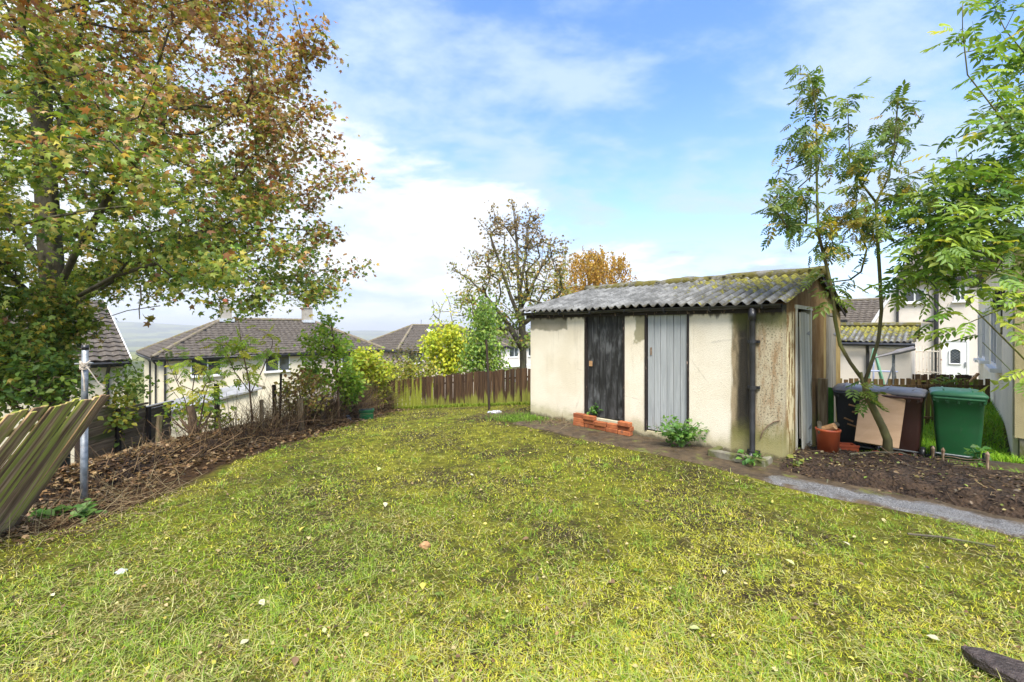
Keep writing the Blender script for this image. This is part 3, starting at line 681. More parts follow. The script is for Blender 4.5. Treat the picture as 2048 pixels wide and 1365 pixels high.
def hip_house(name, label, N, rz, L_, D_, ze, zr, zg, mat_a, mat_b, wins, chims):
    """front wall on x=0 facing +x, y from 0 to L_; hips both ends (or gables)"""
    h = thing(name, label, 'house', (N[0], N[1], zg), rz); z0 = -1.5; e = ze - zg; rr = zr - zg; hb = D_ / 2; ov = .32
    sl = (rr - e) / (hb); eo = e - sl * ov
    half = L_ * .62
    m = MB(); m.box(-D_, 0, 0, half, z0, e); 
    m.build('wall', mat_a, h); 
    m = MB(); m.box(-D_, 0, half, L_, z0, e - .001); m.build('wall', mat_b, h)
    # under-roof so that no gap shows between tiles
    a = hb; g = .05
    roof = MB()
    A, B_, Cc, Dd = (ov, -ov, eo - g), (ov, L_ + ov, eo - g), (-D_ - ov, L_ + ov, eo - g), (-D_ - ov, -ov, eo - g)
    E, F_ = (-hb, a, rr - g), (-hb, L_ - a, rr - g)
    roof.add([A, B_, Cc, Dd, E, F_], [(0, 1, 5, 4), (1, 2, 5), (2, 3, 4, 5), (3, 0, 4), (3, 2, 1, 0)])
    ro = roof.build('roof', MT['tile'], h)
    run = hb + ov; Ls = math.hypot(run, rr - eo); cs = run / Ls
    if True:
        tiled_plane(ro, (ov, -ov, eo), (0, 1, 0), (-run, 0, rr - eo), lambda a_, b_: b_ < Ls - .03 and a_ > b_ * cs - .1 and a_ < L_ + 2 * ov - b_ * cs + .1, L_ + 2 * ov, Ls)
        tiled_plane(ro, (-D_ - ov, -ov, eo), (1, 0, 0), (0, run, rr - eo), lambda a_, b_: b_ < Ls - .03 and a_ > b_ * cs - .1 and a_ < D_ + 2 * ov - b_ * cs + .1, D_ + 2 * ov, Ls)
    m = MB()
    caps = [((E[0], E[1], rr), (F_[0], F_[1], rr))]
    caps += [((ov, -ov, eo), (-hb, a, rr)), ((-D_ - ov, -ov, eo), (-hb, a, rr)), ((ov, L_ + ov, eo), (-hb, L_ - a, rr))]
    for (p, q_) in caps:
        p = Vector(p) + Vector((0, 0, .045)); q_ = Vector(q_) + Vector((0, 0, .045)); n_ = max(2, int((q_ - p).length / .42))
        for k in range(n_): m.tube([p.lerp(q_, k / n_), p.lerp(q_, (k + 1) / n_)], [.115, .125], 8)
    m.build('ridge_tiles', MT['ridge_tile'], ro, False)
    # eaves: fascia and gutter
    m = MB(); m.box(ov - .03, ov - .005, -ov, L_ + ov, eo - .22, eo - .055); 
    m.box(-D_ - ov, ov - .03, -ov + .005, -ov + .03, eo - .22, eo - .055)
    m.build('fascia', MT['black'], h)
    m = MB(); m.tube([(ov + .05, -ov, eo - .08), (ov + .05, L_ + ov, eo - .08)], .055, 8)
    m.tube([(-D_ - ov, -ov - .05, eo - .08), (ov, -ov - .05, eo - .08)], .055, 8)
    m.build('gutter', MT['black'], h, True)
    for (y, z, w, hh) in wins: window(h, Mx_front(y, z - zg), w, hh)
    for (y, w) in chims:
        c = MB(); c.box(-hb - w / 2, -hb + w / 2, y - w / 2, y + w / 2, rr - .5, rr + .95); c.box(-hb - w / 2 - .05, -hb + w / 2 + .05, y - w / 2 - .05, y + w / 2 + .05, rr + .95, rr + 1.03)
        ch = c.build('chimney', MT['wall_chim'], h); 
        c = MB(); c.lathe([(.0, .35), (.13, .35), (.13, .38), (.16, .38), (.17, 0), (.0, 0)], 10, (-hb, y, rr + 1.03)); c.build('chimney_pot', MT['chimney_pot'], ch)
        c = MB(); c.box(-hb - w / 2 - .12, -hb + w / 2 + .18, y - w / 2 - .12, y + w / 2 + .12, rr - .13, rr + .07); c.build('flashing', MT['lead'], ch)
    return h
G45 = -math.pi / 4
N1 = at(318, 714, 24)
h1 = hip_house('semi_detached_house', 'cream house with hipped brown tile roof and two chimneys below the garden', (N1.x, N1.y), G45, 13.2, 7.5, .32, 2.35, -5.0, MT['wall_cream'], MT['wall_pink'],
    [(2.15, -1.02, 1.5, 1.02), (6.0, -1.02, 1.5, 1.02), (10.9, -1.02, 1.4, 1.05), (2.2, -3.9, 1.7, 1.2)], [(3.75 + .15, .62), (9.2, .6)])
m = MB()
for (x, y) in ((.09, .25), (-.5, -.09), (-3.2, -.09)): m.tube([(x + (.2 if y > 0 else 0), y if y > 0 else -.35, 5.12), (x, y, 4.75), (x, y, -.5)], .05, 8)
m.build('downpipe', MT['black'], h1)
b = MB(); b.tube([(-3.75, 4.35, 8.3), (-3.75, 4.35, 9.0)], .02, 5); b.tube([(-3.75, 4.35, 8.9), (-3.3, 4.6, 8.95)], .015, 5)
for k in range(5): b.tube([(-3.7 + k * .09, 4.38 + k * .05 - .2, 8.9), (-3.7 + k * .09, 4.38 + k * .05 + .2, 8.95)], .01, 4)
b.build('tv_aerial', MT['steel'], h1)
N3 = at(797, 700, 38)
h3 = hip_house('semi_detached_house', 'pinkish house with hipped tile roof and a skylight, seen between the hedge and green tree', (N3.x, N3.y), G45, 13, 7.6, .05, 2.1, -5.2, MT['wall_pink'], MT['wall_pale'],
    [(1.7, -1.35, 1.5, 1.15), (5.3, -1.35, 1.5, 1.15), (9.5, -1.35, 1.5, 1.15)], [])
sl3 = math.atan2(2.05, 3.8)
b = MB(); b.box(-.3, .3, -.4, .4, 0, .09); b.build('skylight', MT['white_pvc'], h3, M=Matrix.Translation((-2.6, 5.2, 5.25 + 1.40 + .08)) @ Matrix.Rotation(sl3, 4, 'Y'))
b = MB(); b.tube([(-3.8, 4.8, 7.2), (-3.8, 4.8, 7.9)], .03, 5); b.tube([(.1, 4.2, 4.5), (.1, 4.2, 7.0)], .05, 6); b.build('vent_pipe', MT['steel'], h3)
N4 = at(968, 700, 52)
h4 = hip_house('semi_detached_house', 'far pale house with dark tile roof just left of the outbuilding', (N4.x, N4.y), G45, 14, 7.6, -.3, 1.6, -5.2, MT['wall_pale'], MT['wall_pale'],
    [(2.2, -1.8, 1.6, 1.2), (5.0, -1.8, 1.6, 1.2), (8.5, -1.8, 1.5, 1.1)], [])
b = MB(); b.box(.01, 1.6, 1.5, 6.5, 2.3, 2.45); b.box(1.5, 1.58, 1.6, 1.7, -.5, 2.3); b.box(1.5, 1.58, 6.3, 6.4, -.5, 2.3); b.build('porch', MT['white_pvc'], h4)
# gable house at the far left, its tiles one by one
TH2 = math.atan2(-.6, .8); N2r = Vector((-13.36, 15.0)); L2 = 9.0
N2 = N2r - Vector((.6, .8)) * L2
h2 = thing('gabled_house', 'cream house with steep brown tile roof behind the maple at the far left', 'house', (N2.x, N2.y, -4.2), TH2)
def build_h2():
    e = .80 + 4.2; D_ = 7.0; hb = D_ / 2; rr = e + 1.95; ov = .3; sl = (rr - e) / hb; eo = e - sl * ov; h = h2
    MB().box(-D_, 0, 0, L2, -1.5, e).build('wall', MT['wall_cream'], h)
    MB().prism([(-D_, L2 - .2, e), (0, L2 - .2, e), (-hb, L2 - .2, rr - .02)], (0, .199, 0)).build('gable_wall', MT['wall_cream'], h)
    ro = MB().add([(ov, -.05, eo - .05), (ov, L2 + .1, eo - .05), (-D_ - ov, L2 + .1, eo - .05), (-D_ - ov, -.05, eo - .05), (-hb, -.05, rr - .05), (-hb, L2 + .1, rr - .05)], [(0, 1, 5, 4), (1, 2, 5), (2, 3, 4, 5), (3, 0, 4), (3, 2, 1, 0)]).build('roof', MT['tile'], h)
    run = hb + ov; Ls = math.hypot(run, rr - eo); W = L2 + .15
    # u must keep the normal pointing up: eave direction +y gives u x v = up
    nC = int(W / .33)
    tiled_plane(ro, (ov, L2 + .1 - nC * .33, eo), (0, 1, 0), (-run, 0, rr - eo), lambda a, b: a < nC * .33 and b < Ls - .02, nC * .33 - .01, Ls, .33, .30, single=lambda i: -((i % (nC + 0)) ) )
    MB().prism([(ov, L2 + .1, eo - .16), (-hb, L2 + .1, rr - .16), (-hb, L2 + .1, rr + .07), (ov, L2 + .1, eo + .07)], (0, .03, 0)).build('barge_board', MT['white_pvc'], h)
    MB().box(ov - .03, ov - .005, 0, L2 + .05, eo - .2, eo - .055).build('fascia', MT['black'], h)
    MB().tube([(ov + .05, 0, eo - .08), (ov + .05, L2 + .1, eo - .08)], .06, 8).build('gutter', MT['black'], h)
    MB().tube([(ov + .05, L2 - .45, eo - .1), (.07, L2 - .45, eo - .45), (.07, L2 - .45, -1)], .05, 8).build('downpipe', MT['black'], h)
    window(h, Mx_front(5.0, 3.2), 1.5, 1.1)
build_h2()
# mono-pitch outbuilding by the cream house
o1 = at(500, 830, 19.5)
ob = thing('lean_to_shed', 'small cream lean-to with grey sheet roof in front of the cream house', 'shed', (o1.x - 1.0, o1.y, -3.9), G45)
MB().prism([(0, -4.2, -1.5), (0, 1.2, -1.5), (0, 1.2, 2.75), (0, -4.2, 1.75)], (-2.6, 0, 0)).build('wall', MT['wall_cream'], ob)
MB().prism([(.15, -4.4, 1.72), (.15, 1.4, 2.80), (.15, 1.4, 2.88), (.15, -4.4, 1.80)], (-2.9, 0, 0)).build('roof', pmat('grey_felt', (.2, .2, .2), (.3, .3, .3), 4, .8, .4, 30, .01, .05, c3=(.12, .12, .06), c3t=(.55, .7)), ob)
MB().tube([(.16, 1.42, 2.86), (-2.75, 1.42, 2.86)], .08, 8).build('ridge_cap', MT['ridge_tile'], ob)

# right-hand side: mossy outhouse, far house with white door, near white wall
q_ = at(1822, 700, 13.0)
oh = thing('outhouse', 'pale outhouse with mossy corrugated roof behind the picket fence', 'shed', (q_.x, q_.y, -.8), G45)
MB().box(-5.2, 0, 0, 3.6, -.5, 2.06).build('wall', MT['wall_pale'], oh)
MB().prism([(-.004, 0, 2.06), (-.004, 3.6, 2.06), (-.004, 1.8, 2.52)], (-.2, 0, 0)).build('gable_wall', MT['wall_pale'], oh)
corrugated(oh, -5.25, .12, -.15, 1.8, 2.12, 2.60, MT['sheet_far'], 9)
MB().tube([(-5.3, 1.8, 2.63), (-2.6, 1.8, 2.65), (.16, 1.8, 2.63)], .09, 8).build('ridge_cap', MT['ridge'], oh)
MB().tube([(-5.3, -.2, 2.02), (.1, -.2, 2.02)], .055, 8).build('gutter', MT['black'], oh)
MB().tube([(-1.0, -.2, 2.0), (-1.0, -.07, 1.75), (-1.0, -.07, -.3)], .045, 8).build('downpipe', MT['black'], oh)
pB = at(1948, 660, 19.0)
hB = thing('rendered_house', 'pale peach house with white panelled door and black soil pipe', 'house', (pB.x, pB.y, -.9), G45)
def build_hB():
    e = 4.9
    MB().prism([(-3.5, 0, -.5), (1.5, 0, -.5), (1.5, 0, e), (-2.35, 0, e), (-2.9, 0, 3.8), (-3.5, 0, 2.6)], (0, 6.5, 0)).build('wall', MT['wall_pale'], hB)
    MB().prism([(-2.6, -.25, e), (1.7, -.25, e), (1.7, 3.3, e + 1.75), (-2.0, 3.3, e + 1.75)], (0, 0, .12)).build('roof', MT['tile'], hB)
    MB().box(-2.6, 1.7, -.30, -.2, e - .12, e - .005).build('fascia', MT['black'], hB)
    MB().prism([(-3.55, -.06, 2.52), (-2.93, -.06, 3.76), (-2.36, -.06, 4.84), (-2.46, -.06, 4.92), (-3.03, -.06, 3.84), (-3.64, -.06, 2.60)], (0, .055, 0)).build('barge_board', MT['white_pvc'], hB)
    dx = -.58; w = .78
    d = MB(); d.box(dx - w / 2, dx + w / 2, -.03, .03, 0, 2.06); door = d.build('door', MT['white_pvc'], hB)
    d = MB(); d.box(dx - w / 2 - .05, dx - w / 2 + .02, -.05, -.031, 0, 2.10); d.box(dx + w / 2 - .02, dx + w / 2 + .05, -.05, -.031, 0, 2.10); d.box(dx - w / 2 - .05, dx + w / 2 + .05, -.052, -.031, 2.06, 2.11); d.build('door_frame', MT['white_pvc'], door)
    gp = [(dx - .18, -.042, 1.05), (dx + .18, -.042, 1.05), (dx + .18, -.042, 1.62), (dx + .1, -.042, 1.70), (dx, -.042, 1.73), (dx - .1, -.042, 1.70), (dx - .18, -.042, 1.62)]
    MB().prism(gp, (0, .01, 0)).build('pane', MT['glass'], door)
    d = MB()
    for k in range(-3, 4):
        for s_ in (-1, 1):
            p0 = Vector((dx - .17, -.046, 1.38 + k * .12 - s_ * .17)); p1 = Vector((dx + .17, -.046, 1.38 + k * .12 + s_ * .17))
            if 1.05 < min(p0.z, p1.z) and max(p0.z, p1.z) < 1.7: d.tube([p0, p1], .008, 4)
    d.build('leading', MT['steel'], door)
    fr = MB(); n = len(gp)
    for i in range(n): fr.tube([Vector(gp[i]) + Vector((0, -.005, 0)), Vector(gp[(i + 1) % n]) + Vector((0, -.005, 0))], .03, 6)
    fr.build('pane_frame', MT['white_pvc'], door)
    for sx in (-1, 1): MB().box(dx + sx * .19 - .12, dx + sx * .19 + .12, -.04, -.031, .35, .8).build('door_panel', MT['white_pvc'], door)
    MB().box(dx + .30, dx + .34, -.07, -.031, .95, 1.15).build('handle', MT['steel'], door)
    MB().tube([(-1.18, -.1, e - .2), (-1.18, -.1, -.3)], .085, 10).build('soil_pipe', MT['black'], hB)
    MB().tube([(-1.18, -.1, 2.95), (-1.62, -.1, 3.0)], .05, 8).build('waste_pipe', MT['black'], hB)
    MB().tube([(-2.5, -.08, 4.7), (-2.5, -.08, -.3)], .05, 8).build('downpipe', MT['black'], hB)
    window(hB, Matrix.Translation((-1.9, -.03, 3.85)), .75, .6, .5); window(hB, Matrix.Translation((-.42, -.03, 3.85)), .40, .8, .5, True)
build_hB()
pA = at(1774, 640, 25.0)
hA = thing('tiled_house', 'low brown tile roof rising behind the mossy outhouse', 'house', (pA.x, pA.y, -.9), G45)
MB().box(-12, .4, 0, 7, -.5, 2.5).build('wall', MT['wall_pale'], hA)
ra = MB().add([(-12, -.3, 2.4), (1.2, -.3, 2.4), (1.2, 3.5, 4.46), (-12, 3.5, 4.46), (1.2, 7.3, 2.4), (-12, 7.3, 2.4)], [(0, 1, 2, 3), (2, 4, 5, 3), (1, 4, 2), (0, 3, 5)]).build('roof', MT['tile'], hA)
tiled_plane(ra, (-12, -.3, 2.45), (1, 0, 0), (0, 3.8, 2.06), lambda a, b: a < 13.2 and b < 4.3, 13.2, 4.32)
MB().tube([(-12, 3.5, 4.52), (1.2, 3.5, 4.52)], .12, 8).build('ridge_tiles', MT['ridge_tile'], ra)
MB().box(-3.2, -1.9, .55, .75, 2.95, 3.2).build('roof_vent', MT['black'], ra)
# near white wall of the house on the right
cR = (6.87, 5.95)
zR = H(*cR)
hR = thing('white_house', 'white painted house wall with narrow windows at the right edge', 'house', (cR[0], cR[1], 0), G45)
def build_hR():
    # side wall on x=0 seen edge-on, running back along +y; camera-facing wall on y=0
    MB().box(0, 4, .22, 9.6, -.62, 2.9).build('wall', MT['wall_white'], hR)
    MB().box(.004, 4, .0, .22, .20, 2.899).build('wall', MT['wall_ochre'], hR)
    MB().box(.05, 4, .02, .22, -.6, .20).build('plinth', MT['concrete'], hR)
    def M(y, z): return Matrix.Translation((-.05, y, z)) @ Matrix.Rotation(-math.pi / 2, 4, 'Z')
    for (y, z, w, hh) in ((2.6, 1.02, 1.3, 1.15), (5.6, 1.0, 1.2, 1.15), (7.9, .9, .9, 1.2)): window(hR, M(y, z), w, hh)
    MB().box(-.13, -.001, 1.35, 1.45, 2.0, 2.32).build('wall_lamp', MT['black'], hR)
    MB().tube([(-.06, .95, 2.8), (-.06, .95, 1.6)], .012, 5).build('cable', MT['black'], hR)
    # grassed bank rising to the foot of the side wall
    us = np.linspace(0, 1, 10); vs_ = np.linspace(.02, 9.5, 40); U, V = np.meshgrid(us, vs_); lx = -1.25 + 1.27 * U; wx = cR[0] + S2 * (lx + V); wy = cR[1] + S2 * (V - lx)
    bw = ss(0, 1, U) * ss(.02, 1.6, V); zz = hgt(wx, wy) * (1 - bw) + .20 * bw + .02 * (fbm(wx * 3, wy * 3, 5, 3) - .5) - .02; id_ = np.arange(U.size).reshape(U.shape); q = np.stack([id_[:-1, :-1], id_[:-1, 1:], id_[1:, 1:], id_[1:, :-1]], -1).reshape(-1)
    tag(link('grass_bank', np_mesh('grass_bank', np.stack([wx, wy, zz], -1).reshape(-1, 3), q, np.full(len(q) // 4, 4), MT['ground'], None, True)), kind='structure')
    MB().prism([(-.18, -.15, 2.902), (-.18, 9.8, 2.902), (4.2, 9.8, 3.7), (4.2, -.15, 3.7)], (0, 0, .10)).build('roof', MT['tile'], hR)
build_hR()
# ------------------------------------------------------------------ fences and posts
# leaning mossy fence at the left edge: parallel pales that lean away from the viewer
fen = thing('leaning_fence', 'mossy leaning feather-edge fence panel at the left edge, half collapsed', 'fence', (-4.2, 3.4, 0), 0)
def build_left_fence():
    lean = Vector((.17, .68, 1.05)); Lp = 1.30; ld = lean.normalized()
    for k in range(40):
        y0 = 3.66 - k * .050; x0 = -4.23 + .007 * k + random.uniform(-.008, .008); w = random.choice((.043, .046, .050)); 
        fwd = Vector((0, 1, 0)); z_ax = (ld + Vector((random.uniform(-.015, .015), random.uniform(-.015, .015) + .0015 * k, 0))).normalized(); x_ax = fwd.cross(z_ax).normalized(); y_ax = z_ax.cross(x_ax)
        tilt = Matrix.Rotation(R(random.uniform(-5, 5)), 4, 'Z') @ Matrix.Translation((random.choice((-.014, .0, .012)), 0, 0))
        M = Matrix.Translation((x0 + .2 - .2, y0, H(x0, y0) - .04)) @ (Matrix((x_ax, y_ax, z_ax)).transposed().to_4x4()) @ tilt
        L_ = Lp + random.uniform(-.022, .012)
        tz = lambda y_: L_ - y_ * y_ax.z / z_ax.z
        b = MB().add([(x_, y_, z_) for x_ in (-.009, .009) for y_ in (-w / 2, w / 2) for z_ in (0, tz(y_))], [(0, 1, 3, 2), (4, 6, 7, 5), (0, 4, 5, 1), (2, 3, 7, 6), (0, 2, 6, 4), (1, 5, 7, 3)])
        b.build('pale', MT['pale_mossy'], fen, world=True, M=M, bevel=.003)
    for z in (.35, 1.0):
        a = Vector((-4.28, 3.75, 0)) + ld * z; c = Vector((-4.05, 1.7, 0)) + ld * z
        b = MB(); b.tube([a + Vector((-.05, 0, 0)), c + Vector((-.05, 0, 0))], .035, 4); b.build('rail', MT['post_wood'], fen, world=True)
    b = MB(); b.tube([(-4.32, 3.02, -.1), (-4.22, 3.28, .98)], .05, 4); b.build('post', MT['post_wood'], fen, world=True)
build_left_fence()
p = at(168, 1000, 4.28); gz0 = H(p.x, p.y)
po = thing('metal_post', 'galvanised washing-line post with frayed rope beside the leaning fence', 'post', (p.x, p.y, gz0))
MB().tube([(0, 0, -.1), (.003, 0, .75)], .029, 14).build('lower_pole', MT['steel'], po, True)
MB().tube([(.003, 0, .75), (.012, 0, 1.52)], .026, 14).build('upper_pole', MT['steel'], po, True)
MB().tube([(.012, 0, 1.50), (.012, 0, 1.545)], .029, 14).build('cap', MT['black'], po, True)
MB().tube([(-.09, 0, 1.36), (.09, 0, 1.37)], .008, 6).build('hook_bar', MT['steel'], po)
b = MB()
for k in range(9):
    a = random.uniform(0, 6.28); z = 1.33 + random.uniform(-.03, .05)
    b.tube([(.012 + .036 * math.cos(a + t * 1.4), .036 * math.sin(a + t * 1.4) - .004, z + .012 * math.sin(t * 3 + k)) for t in np.linspace(0, 4.2, 10)], .006, 4)
b.tube([(.03, -.04, 1.33), (.08, -.06, 1.35), (.12, -.05, 1.28), (.16, -.02, 1.18), (.2, 0, 1.12)], .005, 4); b.tube([(.02, -.04, 1.3), (.06, -.06, 1.22), (.065, -.06, 1.1)], .006, 4)
b.build('rope', MT['rope'], po)
p = at(979, 826, 10.2)
po2 = thing('black_post', 'thin black leaning post standing on the lawn before the back fence', 'post', (p.x, p.y, H(p.x, p.y)))
MB().tube([(0, 0, -.2), (-.03, 0, .8), (-.075, 0, 1.66)], [.03, .028, .026], 8).build('pole', MT['darkwood'], po2)
# back fence
bf = thing('paling_fence', 'brown vertical paling fence greened with algae across the back of the lawn', 'fence', (-1.5, 12.4, -.6))
fl = [Vector((-4.35, 13.75)), Vector((-3.5, 13.75)), Vector((-2.6, 13.3)), Vector((.4, 11.2)), Vector((1.5, 10.5))]
def along(pts, d):
    for a, b in zip(pts[:-1], pts[1:]):
        l = (b - a).length
        if d <= l: return a + (b - a) * (d / l), (b - a) / l
        d -= l
    return pts[-1], (pts[-1] - pts[-2]).normalized()
tot = sum((b - a).length for a, b in zip(fl[:-1], fl[1:])); d = 0; k = 0
pales = [MB().box(-w / 2, w / 2, -.009, .009, 0, h_).mesh('pale', MT['pale_back'], False, .003) for (w, h_) in ((.078, .92), (.072, .90), (.080, .93), (.075, .91))]
pales_g = [MB().box(-w / 2, w / 2, -.009, .009, 0, h_).mesh('pale', MT['pale_green'], False, .003) for (w, h_) in ((.072, .92), (.068, .90))]
while d < tot:
    p, t = along(fl, d); n_ = Vector((-t.y, t.x)); off = -.02 if k % 2 else .0
    hgt_ = .0
    M = Matrix.Translation((p.x + n_.x * off * .5, p.y + n_.y * off * .5, H(p.x, p.y) + .02 + random.uniform(-.02, .02))) @ Matrix.Rotation(math.atan2(t.y, t.x) + random.uniform(-.08, .08), 4, 'Z') @ Matrix.Rotation(random.uniform(-.02, .02), 4, 'Y')
    link('pale', random.choice(pales_g if d < 1.7 + random.uniform(-.5, .5) else pales), bf, True, M); d += .077 + random.uniform(-.004, .006); k += 1
for z in (.22, .70):
    b = MB(); b.tube([(q.x + .03, q.y + .045, H(q.x, q.y) + z) for q in fl], .03, 4); b.build('rail', MT['pale_back'], bf, world=True)
for d in (.3, 2.2, 4.0, 5.6):
    q, t = along(fl, d); b = MB(); b.tube([(q.x + .05, q.y + .1, H(q.x, q.y) - .2), (q.x + .05, q.y + .1, H(q.x, q.y) + .95)], .05, 4); b.build('post', MT['darkwood'], bf, world=True)
# low picket fence behind the bins
def pickets(name, label, A, B, n, h_, w, gap_top, mat, zoff=0., rails=(.5,)):
    A = Vector(A); B = Vector(B); f = thing(name, label, 'fence', (A.x, A.y, H(A.x, A.y)))
    me = MB().box(-w / 2, w / 2, -.009, .009, 0, h_).mesh('picket', mat, False, .003); ang = math.atan2(B.y - A.y, B.x - A.x)
    for k in range(n):
        q = A.lerp(B, k / (n - 1)); link('picket', me, f, True, Matrix.Translation((q.x, q.y, H(q.x, q.y) + zoff + random.uniform(-.015, .015))) @ Matrix.Rotation(ang, 4, 'Z') @ Matrix.Rotation(random.uniform(-.03, .03), 4, 'Y'))
    for z in rails:
        b = MB(); b.tube([(q.x - .02, q.y - .03, H(q.x, q.y) + zoff + z) for q in (A.lerp(B, t) for t in (0, .25, .5, .75, 1))], .032, 4); b.build('rail', mat, f, world=True)
    return f
a = at(1688, 800, 9.2); b_ = at(1975, 800, 8.6)
pk = pickets('picket_fence', 'low mossy picket fence running behind the wheelie bins', (a.x - .1, a.y), (b_.x, b_.y), 24, 1.06, .075, 0, MT['picket'], 0., (.28, .92))
a = at(1826, 800, 13.5); b_ = at(1950, 800, 12.6)
pk2 = pickets('paling_fence', 'short dark paling fence below the white house door', (a.x, a.y), (b_.x, b_.y), 18, .95, .085, 0, MT['pale_back'], .18, (.25, .75))
q = at(1935, 700, 12.3)
pl = thing('timber_prop', 'pale diagonal timber leaning on the dark paling fence', 'timber', (q.x, q.y, H(q.x, q.y)))
MB().tube([(-.35, -.05, .55), (.25, -.05, 1.18)], .04, 4).build('timber', MT['log'], pl)
# white iron gate
g0 = at(1826, 700, 15.0); g1 = at(1882, 700, 14.4)
gt = thing('iron_gate', 'white rusted iron bar gate beside the mossy outhouse', 'gate', (g0.x, g0.y, -.8))
def wrough():
    n = NT('rusty_white_paint'); c = n.mix(n.mr(n.noise(12, 5, .7), .58, .66), (.78, .72, .62), (.38, .18, .09)); n.bsdf(c, .6, None, 0, .3); return n.m
MT['gate'] = wrough()
for k in range(9):
    t = k / 8; q = g0.lerp(g1, t); th_ = .03 if k in (0, 8) else .014
    MB().tube([(q.x, q.y, -.8), (q.x, q.y, 1.12)], th_, 6).build('gate_post' if k in (0, 8) else 'bar', MT['gate'], gt, world=True)
for z in (-.4, .25, .95): MB().tube([(g0.x, g0.y, z), (g1.x, g1.y, z)], .02, 5).build('cross_rail', MT['gate'], gt, world=True)
# washing dryer boom and green swing frame behind the picket fence
q = at(1787, 745, 10.4)
dr = thing('rotary_dryer', 'folded grey rotary clothes dryer tilted over the picket fence', 'clothes dryer', (q.x, q.y, H(q.x, q.y)))
e0 = at(1747, 716, 10.4); e1 = at(1828, 697, 10.2)
MB().tube([e0, e0.lerp(e1, .45), e0.lerp(e1, .6), e1], [.02, .03, .06, .055], 8).build('folded_arms', MT['bin_grey'], dr, world=True)
m0 = at(1787, 708, 10.4); 
MB().tube([m0, (q.x, q.y, H(q.x, q.y))], .03, 8).build('mast', MT['steel'], dr, world=True)
for dx in (-.35, .3, .1): MB().tube([m0 + Vector((0, 0, -.25)), (q.x + dx, q.y + .1, H(q.x, q.y) + .1)], .015, 5).build('brace', MT['steel'], dr, world=True)
sw0 = at(1748, 698, 10.9)
sg = thing('swing_frame', 'mint green A-frame of a garden swing seen behind the forked tree', 'swing', (sw0.x, sw0.y, H(sw0.x, sw0.y)))
MT['mint'] = pmat('mint_paint', (.3, .62, .42), (.22, .5, .34), 8, .45, 0, rand=.03)
MT['lilac'] = pmat('lilac_frame', (.45, .5, .72), (.38, .42, .62), 8, .45, 0, rand=.03)
for ex in ((1716, 752, 10.9), (1788, 756, 10.9), (1722, 752, 11.5), (1780, 752, 11.5)):
    e = at(*ex); MB().tube([sw0, (e.x, e.y, H(e.x, e.y))], .028, 6).build('frame_leg', MT['mint'], sg, world=True)
for z in (.35, ):
    s0 = at(1735, 742, 10.9); s1 = at(1795, 744, 10.9); MB().tube([s0, s1], .02, 6).build('cross_bar', MT['lilac'], sg, world=True)
    s2 = at(1747, 716, 10.9); MB().tube([s2, (s2.x, s2.y, H(s2.x, s2.y))], .02, 6).build('upright', MT['lilac'], sg, world=True)
# low rusty edging hoops by the green bin
e0 = at(1872, 915, 5.35)
ed = thing('wire_edging', 'low rusty wire edging with three short posts in front of the green bin', 'edging', (e0.x, e0.y, H(e0.x, e0.y)))
eps = [at(1866, 905, 5.55), at(1886, 912, 5.45), at(1975, 925, 5.05)]
for p in eps:
    z = bedz(p.x, p.y); MB().tube([(p.x, p.y, z - .1), (p.x, p.y, z + .20), (p.x, p.y, z + .28), (p.x, p.y, z + .31)], [.014, .014, .022, .006], 6).build('post', MT['rust'], ed, world=True)
for zo in (.20, .17, .015):
    p, q = eps[1], eps[2]; b = MB(); b.tube([(p.x + (q.x - p.x) * t, p.y + (q.y - p.y) * t, bedz(p.x, p.y) * (1 - t) + bedz(q.x, q.y) * t + zo + .008 * math.sin(t * 9)) for t in np.linspace(-.15, 1, 9)], .006, 5); b.build('wire', MT['rust'], ed, world=True)

